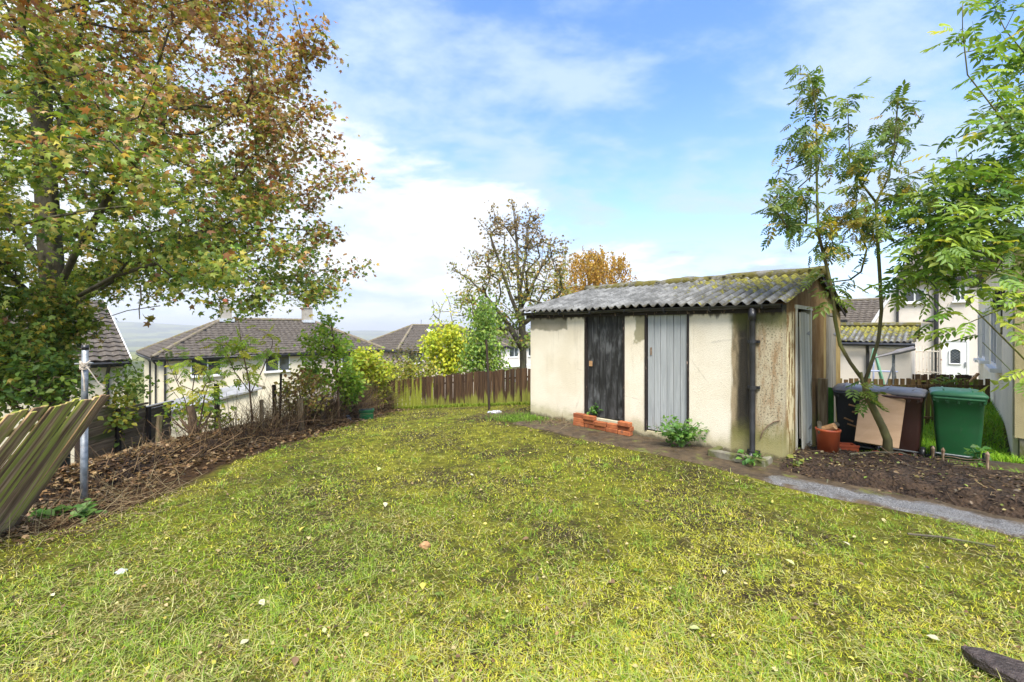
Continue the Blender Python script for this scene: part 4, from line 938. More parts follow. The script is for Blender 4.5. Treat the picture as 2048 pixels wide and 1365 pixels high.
# ------------------------------------------------------------------ wheelie bins (handle side to the viewer)
def wheelie(name, label, loc, rz, mb, ml, s=.93, strips=False):
    b = thing(name, label, 'wheelie bin', loc, rz, 'wheelie bins standing beside the outbuilding')
    W0, W1, D0, D1, Hh = .215 * s, .27 * s, .25 * s, .34 * s, .96 * s
    def ring(w, d, z, y0=0):   # rounded rectangle
        r = .05 * s; pts = []
        for (cx, cy, a0) in ((w - r, d - r, 0), (-w + r, d - r, 90), (-w + r, -d + r, 180), (w - r, -d + r, 270)):
            for k in range(4): a = R(a0 + 30 * k); pts.append((cx + r * math.cos(a), cy + r * math.sin(a) + y0, z))
        return pts
    rings = [ring(W0 * .96, D0 * .96, .02), ring(W0, D0, .06), ring(W0 + (W1 - W0) * .5, D0 + (D1 - D0) * .5, Hh * .5), ring(W1 - .012, D1 - .012, Hh - .12 * s), ring(W1, D1, Hh - .10 * s), ring(W1 + .012, D1 + .012, Hh - .04 * s), ring(W1 + .012, D1 + .012, Hh)]
    n = 16; vs = [p for r_ in rings for p in r_]; fs = [(i * n + k, i * n + (k + 1) % n, (i + 1) * n + (k + 1) % n, (i + 1) * n + k) for i in range(len(rings) - 1) for k in range(n)] + [tuple(reversed(range(n))), tuple((len(rings) - 1) * n + k for k in range(n))]
    MB().add(vs, fs).build('body', mb, b, True)
    lr = [ring(W1 + .022, D1 + .022, Hh - .015), ring(W1 + .026, D1 + .026, Hh + .012), ring(W1 + .006, D1 + .01, Hh + .035), ring(W1 * .8, D1 * .82, Hh + .055), ring(W1 * .4, D1 * .45, Hh + .062)]
    vs = [p for r_ in lr for p in r_]; fs = [(i * n + k, i * n + (k + 1) % n, (i + 1) * n + (k + 1) % n, (i + 1) * n + k) for i in range(len(lr) - 1) for k in range(n)] + [tuple(reversed(range(n))), tuple((len(lr) - 1) * n + k for k in range(n))]
    lid = MB().add(vs, fs).build('lid', ml, b, True)
    m = MB()
    for x in (-.55, .55): m.tube([(x * W1, -D1 * .8, Hh + .05), (x * W1, D1 * .8, Hh + .055)], .014, 6)
    m.build('lid_rib', ml, lid, True)
    h = MB(); h.tube([(-W1 * .93, -D1 - .06, Hh - .035), (W1 * .93, -D1 - .06, Hh - .035)], .017, 8)
    for x in (-.93, -.45, .45, .93): h.box(x * W1 - .014, x * W1 + .014, -D1 - .06, -D1 + .03, Hh - .075, Hh - .02)
    h.build('handle', mb, b)
    h = MB()
    for x in (-.8, -.4, 0, .4, .8): h.box(x * W1 - .012, x * W1 + .012, -D1 - .02, -D1 + .02, Hh - .11 * s, Hh - .045)
    h.build('rim_rib', mb, b)
    wm = MB(); prof = [(.0, -.022), (.06, -.022), (.075, -.026), (.088, -.02), (.088, .02), (.075, .026), (.06, .022), (0, .022)]
    wm.lathe(prof, 16); me = wm.mesh('wheel', MT['black'], True)
    for sx in (-1, 1): link('wheel', me, b, False, Matrix.Translation((sx * (W0 + .045), -D0 - .02, .088)) @ Matrix.Rotation(math.pi / 2, 4, 'Y'))
    MB().tube([(-W0 - .04, -D0 - .02, .088), (W0 + .04, -D0 - .02, .088)], .012, 6).build('axle', MT['steel'], b)
    if strips:
        for k, (x, z, a) in enumerate(((-.02, .70, -12), (.02, .60, -8), (-.08, .48, -22), (-.04, .40, -16))):
            M = Matrix.Translation((x, -D0 - (D1 - D0) * (z / Hh) - .012, z)) @ Matrix.Rotation(R(5), 4, 'X') @ Matrix.Rotation(R(-a), 4, 'Y')
            MB().box(-.06, .06, -.006, .004, -.011, .011).build('tape_strip', MT['log'], b, M=M)
    return b
def bin_at(px_, Z): p = at(px_, 700, Z); return (p.x, p.y, H(p.x, p.y) + .01)
wheelie('wheelie_bin', 'dark green wheelie bin standing alone at the right', bin_at(1914, 6.0), G45 + .04, MT['bin_green'], MT['bin_lid_green'], .93)
wheelie('wheelie_bin', 'dark brown wheelie bin behind the leaning tan board', bin_at(1803, 6.45), G45 - .03, MT['bin_brown'], MT['bin_grey'], .93)
wheelie('wheelie_bin', 'black wheelie bin with tan strips next to the outbuilding wall', bin_at(1714, 6.75), G45 + .05, MT['bin_black'], MT['bin_grey'], .96, True)
# green and timber offcuts beside the black bin
p = at(1660, 800, 7.0); gp_ = thing('green_plank', 'upright bright green plank between the gable wall and black bin', 'plank', (p.x, p.y, H(p.x, p.y)), G45)
MB().box(-.05, .05, -.012, .012, -.05, .92).build('plank', pmat('green_paint', (.06, .3, .03), (.04, .2, .02), 6, .6, .2, 50, .003, .05, stretch=(6, 6, 1)), gp_)
p = at(1646, 800, 6.85); gp2 = thing('timber_post', 'square mossy timber post against the gable wall', 'post', (p.x, p.y, H(p.x, p.y)), G45)
MB().box(-.06, .06, -.05, .05, -.1, 1.05).build('post', MT['post_wood'], gp2)
# leaning tan board
def board():
    c = [at(1723, 781, 6.45), at(1813, 792, 6.2), at(1798, 897, 5.92), at(1709, 882, 6.12)]
    u = (c[1] - c[0]).normalized(); nrm = u.cross(c[3] - c[0]).normalized(); nrm = nrm if nrm.y > 0 else -nrm
    o = thing('tan_board', 'tan chipboard sheet leaning against the bins behind the forked tree', 'board', tuple(c[3]))
    MB().prism(c, nrm * .03).build('sheet', MT['plywood'], o, world=True)
board()
# pots, bucket and crate
def lathe_thing(name, label, cat, px_, Z, prof, mat, tilt=None, sink=0., rz=0):
    p = at(px_, 900, Z); z = bedz(p.x, p.y) - sink
    o = thing(name, label, cat, (p.x, p.y, z))
    M = Matrix.Rotation(tilt[0], 4, 'X') @ Matrix.Rotation(tilt[1], 4, 'Y') if tilt else Matrix()
    MB().lathe(prof, 22).build('shell', mat, o, True, M=M); return o
bk = lathe_thing('bucket', 'orange plastic bucket full of cut logs by the gable wall', 'bucket', 1656, 5.85, [(.0, .0), (.115, 0), (.135, .29), (.145, .30), (.145, .325), (.13, .325), (.125, .28), (.0, .28)], MT['terracotta'], None, .03)
for k, (x, y, a, c) in enumerate(((-.02, -.02, .5, 'large'), (.07, .03, 1.7, 'dark'), (-.07, .06, 2.6, 'rear'))):
    M = MTX[bk.name] @ Matrix.Translation((x, y, .33)) @ Matrix.Rotation(a, 4, 'Z') @ Matrix.Rotation(R(62), 4, 'X')
    o = MB().tube([(0, 0, -.12), (0, 0, .10)], .045 - .008 * k, 10).build('log', MT['log'] if k == 0 else MT['bark'], M=M); tag(o, f'{c} cut log sticking out of the orange bucket', 'log')
p = at(1690, 895, 5.95); cr = thing('plastic_crate', 'small open orange plastic crate next to the bucket', 'crate', (p.x, p.y, bedz(p.x, p.y) - .01), G45 + .5)
b = MB(); b.box(-.12, .12, -.1, .1, 0, .012)
for (x0, x1, y0, y1) in ((-.12, -.105, -.1, .1), (.105, .12, -.1, .1), (-.105, .105, -.1, -.088), (-.105, .105, .088, .1)): b.box(x0, x1, y0, y1, .012, .15)
b.build('shell', MT['terracotta'], cr)
MB().box(-.126, .126, -.112, -.1, .138, .165).build('rim', MT['terracotta'], cr)
lathe_thing('plant_pot', 'orange plant pot tipped over at the foot of the forked tree', 'pot', 1757, 5.75, [(.0, .0), (.065, 0), (.095, .14), (.108, .145), (.108, .175), (.09, .17), (.06, .02), (0, .02)], MT['terracotta'], (R(40), R(-35)), .02)
lathe_thing('plant_pot', 'orange bowl-shaped pot on the soil in front of the brown bin', 'pot', 1815, 5.75, [(.0, .0), (.09, 0), (.15, .11), (.165, .115), (.165, .14), (.145, .135), (.08, .02), (0, .02)], MT['terracotta'], (R(14), R(6)), .03)
# dark lump at the lower right corner: end of an old board
p = at(1985, 1335, 2.13)
sl = thing('dark_slab', 'dark wet stone slab lying in the grass at the lower right corner', 'slab', (p.x, p.y, H(p.x, p.y)), R(-30))
b = MB(); b.prism([(-.10, .06, .02), (-.02, .085, .02), (.16, .055, .02), (.5, .05, .02), (.5, -.14, .02), (.05, -.12, .02), (-.07, -.02, .02)], (0, 0, .05))
b.build('stone', pmat('wet_dark_stone', (.03, .02, .016), (.065, .045, .04), 14, .45, 1., 38, .03, .05, c3=(.11, .085, .08), c3t=(.58, .68), c3scale=9, spec=.5), sl, bevel=.008)

# ------------------------------------------------------------------ boundary with the lower gardens on the left
lapA, lapB = at(160, 830, 6.2), at(345, 815, 8.2)
lf = thing('lap_fence', 'weathered horizontal lap fence panels behind the brushwood bank', 'fence', (lapA.x, lapA.y, H(lapA.x, lapA.y)))
def lap():
    n = 2; z_t0, z_t1 = at(160, 822, 6.2).z, at(345, 810, 8.2).z
    for s in range(3):
        A = lapA.lerp(lapB, s / 3 ); B = lapA.lerp(lapB, (s + 1) / 3); zt = z_t0 + (z_t1 - z_t0) * (s + .5) / 3
        d = Vector((B.x - A.x, B.y - A.y)); L_ = d.length; ang = math.atan2(d.y, d.x)
        me = MB().box(0, L_ - .09, -.008, .008, -.055, .07).mesh('board', MT['lap'], False, .003)
        for k in range(6):
            link('board', me, lf, True, Matrix.Translation((A.x, A.y, zt - .08 - k * .12)) @ Matrix.Rotation(ang, 4, 'Z') @ Matrix.Translation((.045, 0, 0)) @ Matrix.Rotation(R(6) , 4, 'X') @ Matrix.Rotation(random.uniform(-.01, .01), 4, 'Y'))
        MB().box(-.04, .04, -.04, .04, -1.0, .03).build('post', MT['darkwood'], lf, world=True, M=Matrix.Translation((A.x, A.y, zt)) @ Matrix.Rotation(ang, 4, 'Z'))
        MB().box(.0, L_, -.025, .025, -.0, .03).build('capping', MT['lap'], lf, world=True, M=Matrix.Translation((A.x, A.y, zt)) @ Matrix.Rotation(ang, 4, 'Z'))
lap()
for (px_, y0, y1, Z, r_, mt, lab) in ((320, 832, 888, 6.6, .045, 'post_wood', 'grey timber stub post in the brushwood below the stump regrowth'), (433, 768, 880, 8.2, .05, 'darkwood', 'dark short post standing up behind the brushwood bank'), (562, 748, 862, 8.0, .022, 'darkwood', 'thin black upright stake in the dead hedge'),
        (548, 770, 850, 9.4, .045, 'darkwood', 'dark post in front of the cream house window'), (600, 798, 868, 8.3, .06, 'post_wood', 'thick brown stump post in the dead hedge'), (523, 800, 868, 7.4, .035, 'post_wood', 'reddish brown stake in the dead hedge'), (645, 795, 850, 9.2, .05, 'post_wood', 'brown cut stump in the dead hedge under the bushy sapling')):
    a = at(px_, y0, Z); c = at(px_, y1, Z); zb = min(c.z, H(a.x, a.y)) - .15
    o = thing('wooden_post', lab, 'post', (a.x, a.y, H(a.x, a.y)))
    MB().tube([(a.x + random.uniform(-.05, .05), a.y, zb), (a.x, a.y, a.z)], [r_, r_ * .92], 7).build('post', MT[mt], o, world=True)
# litter bits
def blob_bag(name, label, cat, px_, py_, Z, s, mat):
    p = at(px_, py_, Z); o = thing(name, label, cat, (p.x, p.y, H(p.x, p.y)))
    bm = bmesh.new(); bmesh.ops.create_icosphere(bm, subdivisions=3, radius=1)
    for v in bm.verts:
        n_ = float(fbm(v.co.x * 2.1 + px_, v.co.y * 2.1 + v.co.z * 1.7, 71, 4)); v.co *= .55 + .9 * n_; v.co = Vector((v.co.x * s[0], v.co.y * s[1], max(v.co.z, -.5) * s[2] + s[2] * .45))
    me = bpy.data.meshes.new('bag'); bm.to_mesh(me); bm.free(); me.materials.append(mat); link('bag', me, o)
blob_bag('plastic_bag', 'crumpled white plastic bag lying in the leaf litter below the stump regrowth', 'bag', 402, 884, 6.4, (.17, .12, .09), MT['bag'])
blob_bag('plastic_bag', 'small pinkish plastic scrap in the leaf litter left of the white bag', 'bag', 362, 897, 6.1, (.06, .06, .06), MT['pinkbag'])
blob_bag('plastic_bag', 'small white bag at the foot of the dead hedge by the green box', 'bag', 692, 838, 10.4, (.14, .1, .08), MT['bag'])
blob_bag('plastic_bag', 'flat white plastic scrap on the lawn beside the thin black post', 'bag', 990, 834, 9.4, (.17, .11, .04), MT['bag'])
blob_bag('paper_scrap', 'torn white paper scrap on the lawn at the lower left', 'litter', 242, 1157, 3.0, (.035, .03, .012), MT['bag'])
blob_bag('stone', 'brown pebble on the lawn in the middle foreground', 'stone', 850, 1096, 3.35, (.04, .03, .035), MT['log'])
p = at(733, 826, 10.6); gb = thing('green_box', 'dark green plastic box at the foot of the dead hedge', 'box', (p.x, p.y, H(p.x, p.y)), .3)
b = MB(); b.box(-.16, .16, -.12, .12, 0, .2); b.build('tub', MT['bin_green'], gb, bevel=.01); MB().box(-.175, .175, -.135, .135, .2, .235).build('rim', MT['bin_green'], gb)
MB().box(-.14, .14, -.10, .10, .235, .239).build('lid', MT['bin_black'], gb)
# ------------------------------------------------------------------ vegetation
def np_tubes(name, P, r, mat, n=3, parent=None, kind=None, colors=None):
    """many thin tubes at once: P (N,k,3), r (N,k)"""
    P = np.asarray(P, float); N, K, _ = P.shape
    d = np.gradient(P, axis=1); d /= np.maximum(np.linalg.norm(d, axis=2, keepdims=True), 1e-9)
    a = np.where(np.abs(d[:, :, 2:3]) < .9, np.array([0, 0, 1.]), np.array([1., 0, 0])); u = np.cross(d, a); u /= np.maximum(np.linalg.norm(u, axis=2, keepdims=True), 1e-9); w = np.cross(d, u)
    an = 2 * np.pi * np.arange(n) / n
    V = P[:, :, None, :] + (u[:, :, None, :] * np.cos(an)[None, None, :, None] + w[:, :, None, :] * np.sin(an)[None, None, :, None]) * r[:, :, None, None]
    id_ = np.arange(N * K * n).reshape(N, K, n); nx_ = np.roll(id_, -1, axis=2)
    q = np.stack([id_[:, :-1], nx_[:, :-1], nx_[:, 1:], id_[:, 1:]], -1).reshape(-1)
    c = np.repeat(colors, K * n, axis=0) if colors is not None else None
    o = link(name, np_mesh(name, V.reshape(-1, 3), q, np.full(len(q) // 4, 4), mat, c, True), parent, parent is not None)
    if kind: tag(o, kind=kind)
    return o
def grow(base, targets, rtip=.006, power=.45, seg=.35, wob=.12, pathw=.25, limbs=(), rmax=9.):
    """skeleton: base path, optional limbs, then every target is joined to the nearest grown node"""
    pos = [np.array(base[0], float)]; par = [-1]; plen = [0.]; paths = []
    def extend(start, pts):
        ids = [start]; cur = start
        for p in pts:
            p = np.array(p, float); plen.append(plen[cur] + np.linalg.norm(p - pos[cur])); pos.append(p); par.append(cur); cur = len(pos) - 1; ids.append(cur)
        paths.append(ids); return cur
    def dens(pts):
        out = []; a = np.array(pts[0], float)
        for b in pts[1:]:
            b = np.array(b, float); n = max(1, int(np.linalg.norm(b - a) / seg))
            out += [a + (b - a) * (k + 1) / n for k in range(n)]; a = b
        return out
    extend(0, dens(base)); nb = len(paths)
    for lb in limbs:
        s = int(np.argmin([np.linalg.norm(p - np.array(lb[0])) for p in pos])); extend(s, dens([pos[s]] + list(lb[1:])))
    A0 = np.array(base[-1], float)
    tg = sorted([np.array(t, float) for t in targets], key=lambda t: np.linalg.norm(t - A0))
    tips = []
    for t in tg:
        PP = np.array(pos); dv = np.linalg.norm(PP - t, axis=1); up = np.maximum(0, PP[:, 2] - t[2])
        s = int(np.argmin(dv + pathw * np.array(plen) + .5 * up)); a = pos[s]; L_ = dv[s]
        d0 = a - pos[par[s]] if par[s] >= 0 else np.array([0, 0, 1.]); d0 = d0 / max(np.linalg.norm(d0), 1e-6)
        n = max(1, int(L_ / seg)); c = a + d0 * L_ * .35 + rng.normal(0, wob * L_, 3) * .6
        pts = [(1 - u) ** 2 * a + 2 * u * (1 - u) * c + u * u * t for u in [(k + 1) / n for k in range(n)]]
        tips.append(extend(s, pts))
    cnt = np.zeros(len(pos)); 
    for t in tips: cnt[t] += 1
    for i in range(len(pos) - 1, 0, -1): cnt[par[i]] += cnt[i]
    rad = np.minimum(rtip * np.maximum(cnt, 1) ** power, rmax)
    return pos, par, paths, rad, tips, nb
def branch_mesh(parent, sk, mat, thick=.03, trunk_name='trunk', base_r=None):
    pos, par, paths, rad, tips, nb = sk; mb_t = MB(); mb_b = MB()
    for k, ids in enumerate(paths):
        rr = [rad[i] for i in ids]; rr[0] = min(rr[0], rr[1] * 1.15)
        if base_r and k < nb: L_ = len(ids); rr = [max(r_, base_r * (1.25 - .55 * j / L_)) * (1.25 if j == 0 else 1) for j, r_ in enumerate(rr)]
        big = max(rr) > thick or k < nb
        (mb_t if big else mb_b).tube([pos[i] for i in ids], rr, 9 if big else 4, True)
    t = mb_t.build(trunk_name, mat, parent, True, world=True)
    if mb_b.v: tag(link('branches', mb_b.mesh('branches', mat, True, 0, False), parent, True), kind='stuff')
    return t
def maple_tpl():
    pts = [(0, 0, 0)]; ang = [-150, -112, -88, -58, -34, 0, 34, 58, 88, 112, 150]; ln = [.30, .55, .36, .88, .46, 1.05, .46, .88, .36, .55, .30]
    for a, l in zip(ang, ln): x = math.sin(R(a)) * l; y = math.cos(R(a)) * l; pts.append((x * .62, y * .62 + .12, -.22 * abs(x) ** 1.3 - .10 * y * y))
    return pts, [(0, i, i + 1) for i in range(1, 11)] + [(0, 11, 1)]
def ovate_tpl(w=.36, fold=.10):
    pts = [(0, 0, 0), (-w * .75, .28, fold), (-w, .5, fold * 1.1), (-w * .55, .8, fold * .5), (0, 1.05, -.10), (w * .55, .8, fold * .5), (w, .5, fold * 1.1), (w * .75, .28, fold), (0, .5, 0)]
    return pts, [(8, i, (i + 1) % 8) for i in (0,)] and [(0, 8, 2, 1), (2, 8, 4, 3), (4, 8, 6, 5), (0, 7, 6, 8)]
def pinnate_tpl(n=5, droop=.25, w=.105, l=.34):
    """compound leaf of unit length along +Y: paired leaflets and one at the tip"""
    V = []; Fc = []
    def leaflet(o, a, s, side):
        b = len(V); ca, sa = math.cos(a), math.sin(a)
        for (x, y, z) in ((0, 0, 0), (-w * .85, .4, .035), (-w * .5, .75, .02), (0, 1.0, -.05), (w * .5, .75, .02), (w * .85, .4, .035)):
            x, y, z = x * s / w * .33 * .32 if False else x * s, y * l * s, z * s
            V.append((o[0] + ca * x + sa * y, o[1] - sa * x + ca * y, o[2] + z - .25 * (y * abs(sa)) ** 1.0))
        Fc.extend([(b, b + 3, b + 2, b + 1), (b, b + 5, b + 4, b + 3)])
    def mid(t): return (0, t, -droop * t * t)
    for k in range(n):
        t = .26 + .68 * k / n; s = .8 + .3 * math.sin(math.pi * (k + .6) / n)
        leaflet(mid(t), R(62 - 14 * k / n), s, 1); leaflet(mid(t + .02), -R(62 - 14 * k / n), s, -1)
    leaflet(mid(.92), 0, 1.0, 1)
    b = len(V); sw = .009
    for t in (0, .45, .95): p = mid(t); V.extend([(p[0] - sw, p[1], p[2] - .004), (p[0] + sw, p[1], p[2] - .004)])
    Fc.extend([(b, b + 1, b + 3, b + 2), (b + 2, b + 3, b + 5, b + 4)])
    return V, Fc
TPL = {'maple': maple_tpl(), 'ovate': ovate_tpl(), 'ash': pinnate_tpl(4, .25, .10, .40), 'ash_b': pinnate_tpl(5, .6, .085, .36), 'ash_c': pinnate_tpl(3, .1, .12, .46), 'ash_d': pinnate_tpl(2, .4, .14, .55), 'lobed': maple_tpl()}
def pal(stops, n, w=None, jit=.18):
    s = np.array(stops, float); i = rng.choice(len(s), n, p=(np.array(w) / np.sum(w)) if w is not None else None)
    return np.clip(s[i] * rng.uniform(1 - jit, 1 + jit, (n, 1)) * rng.uniform(1 - jit * .4, 1 + jit * .4, (n, 3)), .004, .9)
def leaves(parent, tpl, pos, fwd, nrm, size, col, single=0, name='foliage', mat='leaf', frame=True):
    """leaf blades; the ones that show largest become objects of their own under the foliage"""
    tv, tf = TPL[tpl] if isinstance(tpl, str) else tpl
    Rm = rot_from(fwd, nrm); keep = np.ones(len(pos), bool)
    pick = []
    if single:
        Z = np.maximum(pos[:, 1], .3); ux = 1024 + pos[:, 0] / Z * F; uy = 660 - (pos[:, 2] - CAMZ) / Z * F
        face = .35 + np.abs(np.einsum('ij,ij->i', Rm[:, :, 2], pos / np.linalg.norm(pos, axis=1, keepdims=True)))
        sc = size / Z * face * ((ux > 5) & (ux < 2043) & (uy > 5) & (uy < 1360) & (pos[:, 1] > .5))
        pick = np.argsort(-sc)[:single]; keep[pick] = False
    fo = link(name, scatter_mesh(name, tv, tf, pos[keep], Rm[keep], size[keep], col[keep], MT[mat]), parent, True); tag(fo, kind='stuff')
    if len(pick):
        var = []; key = np.round(col[pick] * 40).astype(int); cache = {}
        # a dozen colour variants share mesh data
        order = np.argsort(col[pick][:, 0] / (col[pick][:, 1] + .01)); groups = np.array_split(order, 14); inv = MTX[fo.name].inverted()
        for gidx in groups:
            if not len(gidx): continue
            c = col[pick][gidx].mean(0); me = scatter_mesh('leaf', tv, tf, np.zeros((1, 3)), np.eye(3)[None], np.ones(1), c[None], MT[mat])
            for j in gidx:
                i = pick[j]; M = Matrix(Rm[i].tolist()).to_4x4(); M = Matrix.Translation(pos[i]) @ M @ Matrix.Scale(float(size[i]), 4)
                o = bpy.data.objects.new('leaf', me); COL.objects.link(o); o.parent = fo; o.matrix_local = inv @ M
    return fo
def vol_points(n, fn, lo, hi, clump=.0, seed=3):
    out = []; lo = np.array(lo, float); hi = np.array(hi, float)
    while len(out) < n:
        P = lo + (hi - lo) * rng.random((n * 2, 3)); k = fn(P)
        if clump: k &= (fbm(P[:, 0] * 1.1 + P[:, 2] * .7, P[:, 1] * 1.1 - P[:, 2] * .9, seed, 3) > clump)
        out += list(P[k])
    return np.array(out[:n])

# --- the big maple at the left
def build_maple():
    base = Vector((-8.0, 7.6)); zb = H(base.x, base.y)
    t = thing('maple_tree', 'large maple with green and brown autumn leaves filling the upper left', 'tree', (base.x, base.y, zb))
    cx, cy = -7.9, 7.3
    def inside(P):
        r = np.hypot(P[:, 0] - cx, (P[:, 1] - cy) * 1.15); a = np.arctan2(P[:, 1] - cy, P[:, 0] - cx); z = P[:, 2]
        R_ = np.interp(z, [1.9, 2.3, 3.2, 4.2, 5.5, 7.0, 8.2, 9.2], [3.8, 4.7, 5.2, 4.95, 4.75, 4.5, 3.6, 1.5]) * (1 + .07 * np.sin(a * 5 + z * 1.3) + .05 * np.sin(a * 11 + z * 2.9))
        ok = (r < R_) & ((r > R_ * .45) | (rng.random(len(P)) < .75)) & (z > 2.28 + .16 * np.sin(P[:, 0] * 2.3) + .16 * np.sin(P[:, 1] * 1.7) - .3 * ss(-4.6, -3.4, P[:, 0]))
        ux = 1024 + P[:, 0] / np.maximum(P[:, 1], .5) * F
        # the lower right fringe hangs only near the outer edge
        return ok & (P[:, 1] > 3.3) & (ux > -420)
    T = vol_points(720, inside, (-12, 2.6, 1.6), (-2, 12.5, 9), .29, 5)
    low = vol_points(90, lambda P: (((P[:, 0] + 7.55) / .85) ** 2 + ((P[:, 1] - 6.6) / .9) ** 2 + ((P[:, 2] - 1.5) / 1.1) ** 2 < 1), (-8.5, 5.5, .3), (-5.4, 8, 2.8))
    limbs = [[(-7.9, 7.5, 2.2), (-7.2, 7.2, 3.0), (-6.2, 6.9, 4.1), (-5.2, 6.7, 5.0)], [(-7.95, 7.55, 1.7), (-7.1, 7.0, 2.15), (-6.0, 6.6, 2.5), (-4.9, 6.4, 2.75)],
             [(-7.9, 7.5, 2.6), (-7.6, 7.2, 4.4), (-6.9, 6.9, 6.2), (-6.3, 6.6, 7.4)], [(-7.9, 7.5, 2.4), (-8.6, 7.0, 4.2), (-9.0, 6.6, 6.0)], [(-7.9, 7.5, 2.0), (-6.9, 8.4, 3.2), (-5.6, 9.2, 4.2)],
             [(-7.92, 7.5, 1.9), (-7.5, 6.2, 2.8), (-7.0, 5.0, 4.0)], [(-7.95, 7.55, 1.3), (-7.0, 7.1, 1.75), (-6.1, 6.9, 1.98), (-5.5, 6.8, 2.05)]]
    sk = grow([(base.x, base.y, zb - .2), (-7.95, 7.55, .6), (-7.9, 7.5, 2.2), (-7.95, 7.45, 3.6), (-8.0, 7.4, 5.2), (-7.9, 7.3, 6.6)], list(T) + list(low), .0065, .46, .32, .12, .22, limbs, .24)
    branch_mesh(t, sk, MT['bark'], .035, base_r=.17)
    pos, par, paths, rad, tips, nb = sk
    P = []; 
    for ids in paths[1 + len(limbs):]:
        q = np.array([pos[i] for i in ids]); n = 96
        u = rng.random(n) ** .6 * (len(q) - 1); i = np.minimum(u.astype(int), len(q) - 2); P.append(q[i] + (q[i + 1] - q[i]) * (u - i)[:, None] + rng.normal(0, .145, (n, 3)) * np.array([1, 1, .85]))
    P = np.concatenate(P); N = len(P)
    out = P - np.array([cx, cy, 3.5]); f = rng.normal(0, 1, (N, 3)) + out / np.linalg.norm(out, axis=1, keepdims=True) * .5; f[:, 2] = f[:, 2] * .6 - .55
    nr = rng.normal(0, .65, (N, 3)) + np.array([.05, -.45, .75])
    size = rng.uniform(.07, .13, N)
    # autumn browning in the upper and outer crown
    br = ss(2.8, 6.0, P[:, 2] + .9 * (P[:, 0] + 4.6) + 2.2 * (fbm(P[:, 0] * .8 + P[:, 2], P[:, 1] * .8 + P[:, 2] * .6, 15, 3) - .5))
    g = pal([(.10, .18, .03), (.20, .28, .045), (.30, .36, .06), (.42, .41, .08), (.60, .46, .08)], N, [.2, .28, .27, .17, .08])
    b = pal([(.40, .19, .07), (.30, .125, .05), (.52, .35, .16), (.36, .33, .08), (.20, .085, .04), (.58, .37, .09)], N, [.24, .18, .2, .22, .08, .08])
    col = np.where((rng.random(N) < .06 + .80 * br)[:, None], b, g)
    leaves(t, 'maple', P, f, nr, size, col, 300)
    # dead hanging twig
    d = at(281, 570, 6.3); MB().tube([d, d + Vector((.01, 0, -.2)), d + Vector((-.02, 0, -.35)), d + Vector((-.01, 0, -.5))], [.012, .01, .008, .006], 5).build('hanging_twig', MT['bark'], t, world=True)
    hp = np.array([(d.x + .06 + rng.uniform(-.02, .14), d.y, d.z - .50 + rng.uniform(-.08, .06)) for _ in range(7)]); leaves(t, 'maple', hp, rng.normal(size=(7, 3)) + [0, 0, -1], rng.normal(size=(7, 3)) * .4 + [0, -1, .2], np.full(7, .12), pal([(.28, .14, .04), (.3, .25, .05)], 7), 0, 'twig_leaves')
build_maple()

# --- pinnate trees at the right
def ash_leaves(t, sk, per, sz, palette, w, droop, single, skip=1, spread=.07, lo=0., name='foliage'):
    pos, par, paths, rad, tips, nb = sk; P = []; D = []
    for ids in paths[skip:]:
        q = np.array([pos[i] for i in ids]); 
        if len(q) < 2: continue
        n = max(2, int(per * (1 + .25 * len(q)))); u = (lo + (1 - lo) * rng.random(n)) * (len(q) - 1); u[0] = len(q) - 1.001; i = np.minimum(u.astype(int), len(q) - 2)
        P.append(q[i] + (q[i + 1] - q[i]) * (u - i)[:, None]); D.append(q[i + 1] - q[i])
    P = np.concatenate(P); D = np.concatenate(D); D /= np.maximum(np.linalg.norm(D, axis=1, keepdims=True), 1e-6); N = len(P); P = P + rng.normal(0, spread, (N, 3))
    f = rng.normal(0, .75, (N, 3)) + D * .55; f[:, 2] = f[:, 2] * .5 - droop; nr = rng.normal(0, .35, (N, 3)) + np.array([0, -.35, 1.]); size = rng.uniform(sz[0], sz[1], N)
    return P, f, nr, size, pal(palette, N, w)
def ash3(t, P, f, nr, size, col, single, broad=False):
    k = rng.integers(0, 3, len(P))
    for j, tp in enumerate(('ash', 'ash_b', 'ash_c') if not broad else ('ash_c', 'ash', 'ash_d')): leaves(t, tp, P[k == j], f[k == j], nr[k == j], size[k == j], col[k == j], single // 3)
